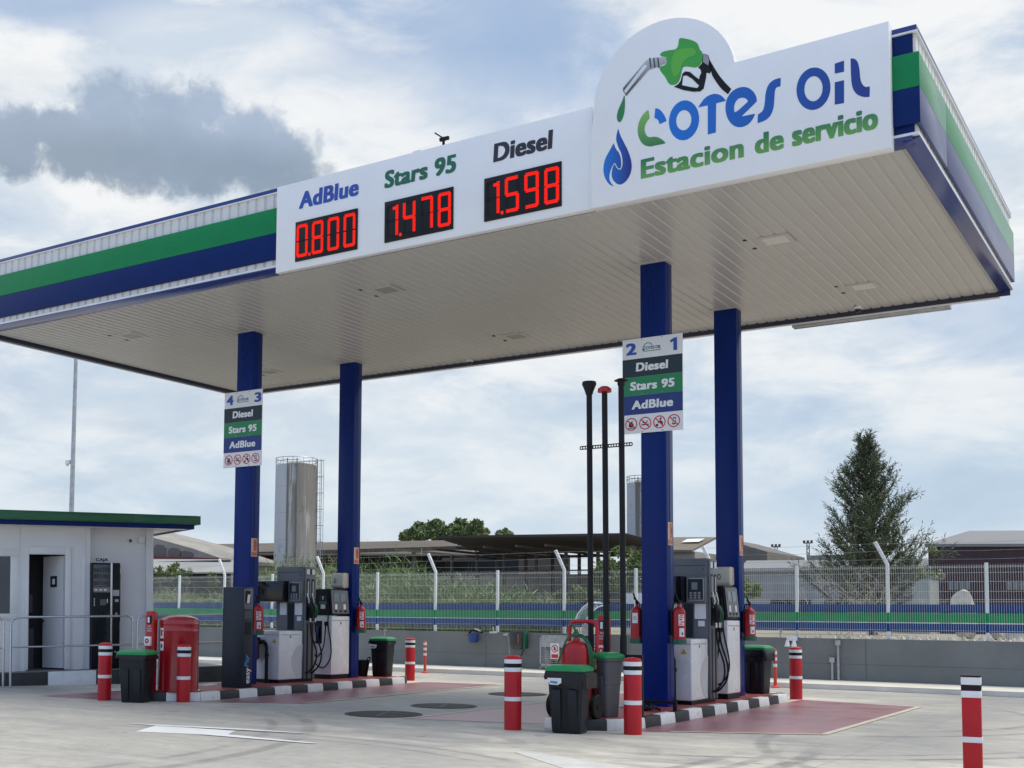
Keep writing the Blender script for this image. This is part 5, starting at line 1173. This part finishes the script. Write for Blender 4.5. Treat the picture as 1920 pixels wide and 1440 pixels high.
a, b = bx(1283, 1016, Yg+3), bx(1316, 1016, Yg+3)
s = MB(t.location); zz = lambda yy: evl.z+(lft.z-evl.z)*(yy-Yg)/5+.04
s.add([(a.x, Yg+2.4, zz(Yg+2.4)), (b.x, Yg+2.4, zz(Yg+2.4)), (b.x, Yg+3.6, zz(Yg+3.6)), (a.x, Yg+3.6, zz(Yg+3.6))], [(0, 1, 2, 3)]); s.build('skylight', PAPER, rf)
s = MB(t.location); ge = bx(1437, 1034, Yg+5); w2 = ge.x-rz.x
s.prism([(ev.x, GZ), (ge.x, GZ), (ge.x, ge.z), (rz.x, rz.z), (ev.x, ev.z-.15)], (0, Yg+5.2, 0), X, Z, (0, 10, 0)); s.build('gable_wall', mat('dull_brown_block', (.16, .145, .13), .85, var=.1, vs=.4), t)
# low grey warehouse
Yw = 44
t = house('grey_warehouse', 'long low grey warehouse with corrugated walls behind the dark tree', 'warehouse', (bx(1560, 1100, Yw).x, Yw, GZ))
a, b = bx(1385, 1067, Yw), bx(1770, 1065, Yw); r0, r1 = bx(1400, 1051, Yw+6), bx(1765, 1048, Yw+6)
s = MB(t.location); poly3(s, [a, b, r1, r0]); s.box(a.x, b.x, Yw-.08, Yw-.02, a.z-.18, a.z+.02); s.build('roof', GSHEET, t)
s = MB(t.location); s.box(a.x+.1, b.x-.1, Yw+.1, Yw+6, GZ, a.z-.12); s.build('wall', GCLAD, t)
for px in (1463, 1500, 1565): c = bx(px, 1110, Yw); s = MB(t.location); s.box(c.x-.5, c.x+.5, Yw+.04, Yw+.12, GZ+.1, GZ+1.5); s.build('doorway', DARK, t)
c0, c1 = bx(1527, 1044, Yw+8), bx(1640, 1044, Yw+8); s = MB(t.location); s.box(c0.x, c1.x, Yw+6.5, Yw+9, GZ, c0.z); s.build('rear_block', CONCR, t)
c0, c1 = bx(1708, 1082, Yw-3), bx(1742, 1112, Yw-3)
# maroon warehouse
Ym = 40
t = house('maroon_warehouse', 'dark maroon clad warehouse with grey hipped roof at the right edge', 'warehouse', (bx(1850, 1080, Ym).x, Ym, GZ))
a, b = bx(1740, 1021, Ym), bx(2150, 1019, Ym); r0, r1 = bx(1818, 995, Ym+9), bx(2250, 993, Ym+9)
s = MB(t.location); s.box(a.x, b.x, Ym, Ym+12, GZ, a.z-.05); s.build('wall', MAROON, t)
s = MB(t.location); l2 = Vector((a.x, Ym+12, a.z)); poly3(s, [a+Vector((-.1, -.15, .02)), b+Vector((0, -.15, 0)), r1, r0]); poly3(s, [a+Vector((-.1, -.15, .02)), r0, l2]); rf = s.build('roof', GSHEET, t)
for p0, p1 in ((1778, 1820), (1887, 1935)):
    c, d = bx(p0, 1091, Ym), bx(p1, 1106, Ym); s = MB(t.location); s.box(c.x, d.x, Ym-.06, Ym-.005, d.z, c.z); wd = s.build('window', mat('dusty_window', (.22, .23, .22), .4), t)
    s = MB(t.location); [s.box(c.x+(d.x-c.x)*k/4-.02, c.x+(d.x-c.x)*k/4+.02, Ym-.08, Ym-.06, d.z, c.z) for k in range(5)]; s.build('window_bars', STEELD, wd)
t = thing('site_hut', 'small pale hut between the dark tree and the maroon warehouse', 'hut', (bx(1725, 1110, 37).x, 37, GZ))
c, d = bx(1709, 1083, 37), bx(1743, 1112, 37); s = MB(t.location); s.box(c.x, d.x, 37, 39, GZ, c.z); s.build('body', mat('pale_hut', (.36, .40, .37), .6, var=.1), t)
s = MB(t.location); s.box(c.x-.05, d.x+.05, 36.9, 39.05, c.z, c.z+.1); s.build('roof', GSHEET, t)
# silos
SILO = None
def silo_mat(name, stain):
    global nt
    m = bpy.data.materials.new(name); m.use_nodes = True; nt = m.node_tree; b = nt.nodes['Principled BSDF']; b.inputs['Roughness'].default_value = .95; b.inputs['Specular IOR Level'].default_value = .08
    t = N('ShaderNodeTexCoord'); o = t.outputs['Object']
    st = noise(vmath('MULTIPLY', o, (1.6, 1.6, .12)), 1.5, 8, .65, .4); ft = noise(vmath('MULTIPLY', o, (1, 1, .5)), 1.6, 7, .7)
    sp = N('ShaderNodeSeparateXYZ'); L(o, sp.inputs[0])
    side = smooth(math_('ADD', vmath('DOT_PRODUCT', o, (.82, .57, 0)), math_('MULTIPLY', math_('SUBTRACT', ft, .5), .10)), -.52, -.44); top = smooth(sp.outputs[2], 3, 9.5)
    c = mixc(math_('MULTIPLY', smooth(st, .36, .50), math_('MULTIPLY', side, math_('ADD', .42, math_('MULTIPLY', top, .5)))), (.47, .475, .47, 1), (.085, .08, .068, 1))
    s2 = noise(vmath('MULTIPLY', o, (5, 5, .18)), 1.6, 6, .6, .3)
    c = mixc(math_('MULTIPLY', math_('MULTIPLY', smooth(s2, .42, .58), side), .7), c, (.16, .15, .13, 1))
    seam = math_('LESS_THAN', math_('FRACT', math_('DIVIDE', sp.outputs[2], 1.9)), .016)
    c = mixc(math_('MULTIPLY', seam, .45), c, (.2, .19, .17, 1))
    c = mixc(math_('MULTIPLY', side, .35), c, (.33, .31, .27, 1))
    c = mixc(math_('MULTIPLY', smooth(ft, .60, .68), stain), c, (.10, .07, .05, 1)); L(c, b.inputs['Base Color']); return m
def silo(px0, px1, ptop, Y, lab, mm, ladder=True):
    a, b = bx(px0, ptop, Y), bx(px1, ptop, Y); r = (b.x-a.x)/2*.81; cx = (a.x+b.x)/2; zt = a.z
    t = thing('silo', lab, 'silo', (cx, Y, GZ))
    s = MB(t.location); s.lathe([(r*1.03, GZ), (r, zt-.08), (r*.97, zt), (r*.2, zt+.25)], (cx, Y, 0), 40); s.build('shell', mm, t)
    s = MB(t.location)
    for zz in (zt+.24, zt+.47): s.tube([(cx+r*math.cos(2*PI*k/24), Y+r*math.sin(2*PI*k/24), zz) for k in range(25)], .025, 5)
    for k in range(12): s.tube([(cx+r*math.cos(2*PI*k/12), Y+r*math.sin(2*PI*k/12), zt-.05), (cx+r*math.cos(2*PI*k/12), Y+r*math.sin(2*PI*k/12), zt+.47)], .022, 5)
    s.build('guard_rail', GALV, t)
    if ladder:
        s = MB(t.location); lx = lambda u, v, z: (cx+(r+.04+u)*.82+v*.57, Y+(r+.04+u)*.57-v*.82, z)
        for u in (0, .30): s.tube([lx(u, .1, GZ+1), lx(u, .1, zt+.45)], .03, 5)
        for k in range(int((zt-GZ-1)/.4)): s.tube([lx(0, .1, GZ+1+.4*k), lx(.30, .1, GZ+1+.4*k)], .014, 4)
        k = 3.2
        while k < zt+.4:
            s.tube([lx(0, .1, k), lx(.05, .42, k), lx(.22, .5, k), lx(.42, .42, k), lx(.46, .1, k)], .028, 4); k += 1.15
        for u, v in ((.05, .42), (.22, .5), (.46, .2)): s.tube([lx(u, v, 3.4), lx(u, v, zt+.45)], .018, 4)
        s.box(cx+(r+.5)*.82, cx+(r+1.0)*.82, Y+(r+.5)*.57-.2, Y+(r+.5)*.57+.2, 3.3, 3.4)
        s.build('ladder', GALV, t)
    s = MB(t.location)
    for ang in (-1.30, -.85): s.tube([(cx+(r+.06)*math.cos(ang), Y+(r+.06)*math.sin(ang), GZ), (cx+(r+.06)*math.cos(ang), Y+(r+.06)*math.sin(ang), zt+.35)], .035, 6)
    s.build('filling_pipe', mat('dull_pipe', (.16, .155, .14), .8), t)
    s = MB(t.location)
    for ang, zz in ((-1.45, GZ+3.6), (-.75, GZ+3.5)): s.lathe([(.13, 0), (.13, .1)], (cx+r*math.cos(ang), Y+r*math.sin(ang), zz), 12, (math.cos(ang), math.sin(ang), 0))
    s.build('port', DARK, t)
silo(519, 593, 876, 50, 'tall weathered white silo with ladder and rail between the two left columns', silo_mat('silo_white_stained', .5))
silo(1172, 1228, 908, 62, 'narrower rust-spotted silo half hidden behind the nearer right front column', silo_mat('silo_rusty', .9))
# light masts on the horizon
for px, pt, lab in ((1455, 1026, 'left of two tiny lattice floodlight masts on the horizon'), (1515, 1019, 'right of two tiny lattice floodlight masts on the horizon')):
    c = bx(px, pt, 150); t = thing('light_mast', lab, 'light mast', (c.x, 150, GZ), 0, 'lattice masts on the horizon')
    s = MB(); h = c.z-GZ; w = .16
    for sxx in (-w, w): s.box(sxx-.05, sxx+.05, -.05, .05, 0, h)
    k = 0
    while k < h-1: s.obox((-w, 0, k), (2*w, 0, .9), (0, 0, .12), (0, .1, 0)); s.obox((w, 0, k), (-2*w, 0, .9), (0, 0, .12), (0, .1, 0)); k += .9
    s.build('lattice', STEELD, t)
    s = MB(); s.box(-.6, .6, -.1, .1, h, h+.12); [s.box(x-.13, x+.13, -.2, .1, h+.1, h+.42) for x in (-.5, 0, .5)]; s.build('lamp_head', STEELD, t)
# rubble
ROCK = mat('pale_rubble', (.50, .46, .39), .9, var=.2, vs=3, bump=.8, bs=8, dirt=.4, dirtcol=(.28, .25, .2))
def rock(px, py, Y, sx_, sz_, lab, seed, base=None):
    rnd = random.Random(seed); c = bx(px, py, Y); t = thing('boulder', lab, 'rock', (c.x, Y, GZ))
    bm = bmesh.new(); bmesh.ops.create_icosphere(bm, subdivisions=3, radius=1)
    ks = [(Vector((rnd.gauss(0, 1), rnd.gauss(0, 1), rnd.gauss(0, 1))).normalized(), .42+.30*rnd.random()) for _ in range(13)]
    for v in bm.verts:
        for n, d in ks:
            q = v.co.dot(n)
            if q > d: v.co -= n*(q-d)
        v.co = Vector((v.co.x*sx_, v.co.y*sx_*.8, max(0, v.co.z+.55)*sz_))
    me = bpy.data.meshes.new('rock'); bm.to_mesh(me); bm.free(); me.materials.append(ROCK); o = bpy.data.objects.new('rock', me); COL.objects.link(o); o.parent = t
rock(1808, 1120, 24, .52, .95, 'upright pale boulder behind the fence in front of the maroon warehouse', 2)
rock(1885, 1130, 23, .5, .55, 'wide pale boulder behind the fence, right of the upright one', 5); rock(1905, 1128, 22, .3, .62, 'small pale boulder at the right edge of the rubble', 9); rock(1868, 1130, 22.5, .35, .5, 'small pale boulder left of the wide one', 12)
s = MB(); rnd = random.Random(3)
for k in range(420):
    x = bx(1500+430*rnd.random(), 1150, 18).x; y = 15.2+8*rnd.random(); r = .03+.10*rnd.random()**2; z = GZ+.0
    P = [(x+r*math.cos(a+rnd.random())*(.7+.5*rnd.random()), y+r*math.sin(a)*(.7+.5*rnd.random()), z+.0) for a in (0, 1.26, 2.5, 3.77, 5.0)]; top = (x, y, z+r*(.7+.6*rnd.random()))
    s.add(P+[top], [(i, (i+1) % 5, 5) for i in range(5)])
o = tag(s.build('rubble', ROCK), 'scattered pale rubble and stones on the dirt behind the fence', 'rubble', kind='stuff')
c = bx(1010, 1106, 24); t = thing('concrete_block', 'low pale concrete block behind the fence under the barn', 'block', (c.x, 24, GZ)); s = MB(); s.box(-.75, .75, 0, .6, 0, .95); s.box(-.72, -.2, -.02, 0, .1, .85); s.box(-.15, .72, -.02, 0, .1, .85); s.build('block', CONCR, t, bevel=.03)

# ------------------------------------------------------------------ plants
def leafmat(name, c, c2):
    global nt
    m = bpy.data.materials.new(name); m.use_nodes = True; nt = m.node_tree; b = nt.nodes['Principled BSDF']; b.inputs['Roughness'].default_value = .6
    t = N('ShaderNodeTexCoord'); n = noise(t.outputs['Object'], 1.3, 4, .6); n2 = noise(t.outputs['Object'], 9, 2, .6)
    L(mixc(smooth(math_('ADD', math_('MULTIPLY', n, .6), math_('MULTIPLY', n2, .4)), .36, .64), c+(1,), c2+(1,)), b.inputs['Base Color'])
    b.inputs['Transmission Weight'].default_value = 0; return m
BARK = mat('bark', (.10, .075, .05), .9, var=.2, vs=6)
def blade(mb, p, d, ln, w, bend, seg=3):
    p = Vector(p); d = Vector(d).normalized(); side = d.cross(Vector((random.random()-.5, random.random()-.5, .2))).normalized()*w
    pts = []
    for k in range(seg+1):
        f = k/seg; q = p+d*ln*f+Vector(bend)*f*f; pts += [q-side*(1-f*.9), q+side*(1-f*.9)]
    mb.add(pts, [(2*k, 2*k+1, 2*k+3, 2*k+2) for k in range(seg)])
# conifer
REED = leafmat('reed_leaf', (.080, .135, .030), (.20, .285, .080)); DRYR = leafmat('dry_reed', (.25, .22, .11), (.36, .33, .19))
def conifer(px, pb, pt, Y, lab, halfw):
    rnd = random.Random(21); random.seed(5)
    top = bx(px, pt, Y); base = bx(px+14, pb, Y); Ht = top.z-GZ; cx = base.x
    t = thing('conifer', lab, 'tree', (cx, Y, GZ))
    axis = Vector((top.x-cx, 0, Ht))
    s = MB(); s.tube([axis*(k/10) for k in range(11)], .1, 8, rs=[.16*(1-k/10.6) for k in range(11)]); s.build('trunk', BARK, t)
    lm = MB(); br = MB(); n = 150
    for i in range(n):
        f = .10+.88*(i/n)**.9; p0 = axis*f
        prof = halfw*(min(1, (f+.02)/.16))*(1-f)**.88*1.2
        ln = prof*(.56+.60*rnd.random()); a = i*2.399+rnd.random()*.6
        if f > .93: ln = .25
        upk = .25+1.0*f
        d = Vector((math.cos(a), math.sin(a), upk*.7)).normalized(); P = []
        for k in range(7):
            q = k/6; P.append(p0+d*ln*q+Vector((0, 0, ln*(.30*q*q-.10*math.sin(q*3)))))
        br.tube(P, .02, 4, rs=[.035*(1-k/7) + .004 for k in range(7)])
        for j in range(int(5+17*ln)):
            q = .10+.92*rnd.random()**.7; k = min(5, int(q*6)); c = P[k].lerp(P[min(6, k+1)], min(1, q*6-k))
            dd = (d*.75+Vector((rnd.gauss(0, .5), rnd.gauss(0, .5), .55+rnd.gauss(0, .3)))).normalized(); tl = (.16+.30*rnd.random())*(.6+.5*ln)
            sag = Vector((rnd.gauss(0, .06), rnd.gauss(0, .06), .06))
            for z in range(11):
                g = (z+.5)/11; cc = c+dd*tl*g+sag*g*g
                e = (dd*.8+Vector((rnd.gauss(0, .6), rnd.gauss(0, .6), rnd.gauss(0, .6)))).normalized(); nl = .09+.07*rnd.random()
                sd = e.cross(Vector((rnd.random()-.5, rnd.random()-.5, rnd.random()-.5))).normalized()*.014
                lm.add([cc-sd, cc+sd, cc+e*nl+sd*.4, cc+e*nl-sd*.4], [(0, 1, 2, 3)])
    br.build('branches', BARK, t); lm.build('crown', leafmat('conifer_needles', (.050, .075, .035), (.125, .150, .075)), t, fixn=False)
conifer(1622, 1110, 822, 30, 'tall dark conifer standing behind the fence in front of the grey warehouse', 2.15)
def leafy(px, py_base, Y, lobes, lab, lm, sc=.22, dens=420, nm='leafy_tree', trunk=True):
    rnd = random.Random(int(px)); c = bx(px, py_base, Y); t = thing(nm, lab, 'tree' if trunk else 'bush', (c.x, Y, GZ))
    m = MB(t.location); w = MB(t.location)
    for qx, qy, rpx in lobes:
        C = bx(qx, qy, Y+rnd.uniform(-.8, .8)); r = rpx/F_PX*(C-CAM).dot(FW)
        if trunk: w.tube([(c.x, Y, GZ), ((c.x+C.x)/2, Y, (GZ+C.z)/2), C], .1, 6, rs=[.22, .13, .03])
        subs = [(Vector((rnd.gauss(0, 1), rnd.gauss(0, 1), rnd.gauss(0, 1))).normalized()*r*(.45+.5*rnd.random()), r*(.25+.25*rnd.random())) for _ in range(11)]
        for o_, rr_ in subs:
            for k in range(int(dens/11)):
                p = C+o_+Vector((rnd.gauss(0, 1), rnd.gauss(0, 1), rnd.gauss(0, 1))).normalized()*rr_*rnd.random()**.4
                u = Vector((rnd.gauss(0, 1), rnd.gauss(0, 1), rnd.gauss(0, 1))).normalized(); v = u.orthogonal().normalized(); l = sc*(.6+.7*rnd.random())
                m.add([p, p+u*l*.5+v*l*.28, p+u*l, p+u*l*.5-v*l*.28], [(0, 1, 2, 3)])
    if trunk: w.build('trunk', BARK, t)
    m.build('crown', lm, t, fixn=False)
GL1 = leafmat('broad_leaf', (.085, .125, .040), (.22, .27, .10)); GL2 = leafmat('bright_leaf', (.06, .10, .018), (.16, .21, .05))
leafy(800, 1020, 95, ((775, 998, 14), (795, 996, 16), (818, 994, 17), (838, 998, 15), (760, 1007, 9), (785, 1008, 13), (812, 1008, 15), (838, 1009, 13)), 'rounded green tree crown above the brown shed roof, left of its taller neighbour', GL1, .36, 1500)
leafy(880, 1020, 92, ((858, 986, 13), (870, 992, 15), (894, 987, 14), (882, 1000, 16), (905, 1000, 10), (856, 1004, 13), (896, 1008, 13), (872, 1010, 13)), 'taller two-lobed green tree crown above the barn roof', GL1, .36, 1500)
leafy(946, 1012, 92, ((946, 1001, 9), (938, 1005, 7), (954, 1005, 7)), 'small green tree top above the barn roof', GL1, .34, 900)
leafy(1150, 1110, 26, ((1140, 1060, 20), (1165, 1050, 22), (1190, 1055, 20), (1130, 1085, 20), (1160, 1085, 24), (1190, 1085, 20)), 'bright green bush behind the fence beside the three black pipes', GL2, .13, 700, 'green_bush', False)
leafy(1405, 1130, 20, ((1400, 1105, 16), (1416, 1108, 14)), 'small yellow-green bush behind the fence beside the right rear column', GL2, .09, 420, 'green_bush', False)
leafy(1070, 1120, 20, ((1055, 1118, 14), (1085, 1115, 16), (1110, 1112, 14)), 'low green bush behind the fence under the barn, left of the black pipes', GL2, .09, 360, 'green_bush', False)
leafy(330, 1090, 26, ((300, 1075, 18), (325, 1070, 18), (350, 1080, 16), (400, 1085, 12)), 'yellow-green shrub behind the fence next to the kiosk', GL2, .12, 520, 'green_bush', False)
leafy(1745, 1080, 22, ((1750, 1072, 10), (1765, 1078, 8), (1728, 1070, 8), (1748, 1030, 6)), 'thin olive shrub in front of the maroon warehouse corner', GL1, .08, 120, 'green_bush', False)
# reeds: one continuous mass
random.seed(11); rd = MB(); rd2 = MB(); rnd = random.Random(17)
def reed_top(px):
    pts = [(285, 1092), (345, 1085), (420, 1095), (440, 1070), (490, 1035), (530, 1018), (580, 1024), (630, 1016), (690, 1014), (740, 1018), (790, 1030), (840, 1044), (880, 1068), (960, 1088), (1010, 1105), (1060, 1118), (1200, 1122), (1330, 1126)]
    for (a, b), (c, d) in zip(pts[:-1], pts[1:]):
        if a <= px <= c: return b+(d-b)*(px-a)/(c-a)
    return 1125
rd3 = MB()
for cl in range(150):
    cpx = 285+(1050-285)*rnd.random()**.9; cY = 17+9*rnd.random(); p = bx(cpx, 1150, cY); zt = bx(cpx, reed_top(cpx)+2-10*(rnd.random()-.4), cY).z
    hf = .62+.45*rnd.random(); q = rnd.random(); tgt0 = rd if q < .45 else rd3 if q < .85 else rd2; wob = (rnd.gauss(0, .25), rnd.gauss(0, .25))
    for i in range(42):
        tgt = tgt0 if rnd.random() < .8 else rd2 if rnd.random() < .4 else rd
        ox, oy = rnd.gauss(0, .34), rnd.gauss(0, .34); dist = min(1, math.hypot(ox, oy)/.8)
        h = (zt-GZ)*hf*(1-.35*dist)*(.7+.35*rnd.random()); lean = (ox*.5+rnd.gauss(0, .12)+wob[0]*.4, oy*.5+rnd.gauss(0, .12)+wob[1]*.4)
        b = (lean[0]*.9, lean[1]*.9, -.12*rnd.random())
        blade(tgt, (p.x+ox, cY+oy, GZ), (lean[0]*.3, lean[1]*.3, 1), max(.2, h), .009+.009*rnd.random(), b, 4)
        for k in range(5):
            f = .35+.6*rnd.random(); blade(tgt, (p.x+ox+b[0]*f*f+lean[0]*.3*h*f, cY+oy+b[1]*f*f, GZ+h*f*.95), (lean[0]+rnd.gauss(0, .5), lean[1]+rnd.gauss(0, .5), 1.0), .22+.34*rnd.random(), .012+.013*rnd.random(), (rnd.gauss(0, .12), rnd.gauss(0, .12), -.25*rnd.random()), 3)
for i in range(34):
    px = 520+450*rnd.random(); Y = 18+5*rnd.random(); p = bx(px, 1150, Y); zt = bx(px, reed_top(px)-20*rnd.random(), Y).z
    blade(rd2, (p.x, Y, GZ), (rnd.gauss(0, .08), 0, 1), zt-GZ, .012, (rnd.gauss(0, .2), 0, 0), 4)
o = rd.build('reeds', REED, fixn=False); tag(o, 'mass of green reeds growing behind the fence on the left', 'reeds', kind='stuff')
o = rd3.build('dark_reeds', leafmat('dark_reed_leaf', (.045, .085, .022), (.12, .18, .055)), fixn=False); tag(o, 'darker green reeds mixed into the reed bank', 'reeds', kind='stuff')
o = rd2.build('dry_reeds', DRYR, fixn=False); tag(o, 'dry straw-coloured stems among the green reeds', 'reeds', kind='stuff')
# bare pale bush in front of the conifer
rnd = random.Random(31); c = bx(1600, 1130, 22); t = thing('bare_bush', 'leafless pale bush of tangled twigs in front of the dark conifer', 'bush', (c.x, 22, GZ)); s = MB()
def twig(p, d, ln, r, dep):
    pts = [Vector(p)]; dd = Vector(d)
    for k in range(4):
        dd = (dd+Vector((rnd.gauss(0, .28), rnd.gauss(0, .28), rnd.gauss(0, .22)))).normalized(); pts.append(pts[-1]+dd*ln/4)
    s.tube(pts, r, 4, rs=[r*(1-.16*k) for k in range(5)])
    if dep:
        for k in range(3): twig(pts[2+k % 3], dd+Vector((rnd.gauss(0, .8), rnd.gauss(0, .8), rnd.gauss(.1, .5))), ln*.62, r*.6, dep-1)
for k in range(17):
    twig((rnd.uniform(-1.0, 1.0), rnd.uniform(-.4, .4), 0), (rnd.gauss(0, .5), rnd.gauss(0, .3), 1), 1.0+.5*rnd.random(), .013, 3)
s.build('twigs', mat('bleached_wood', (.44, .39, .31), .85, var=.15), t)
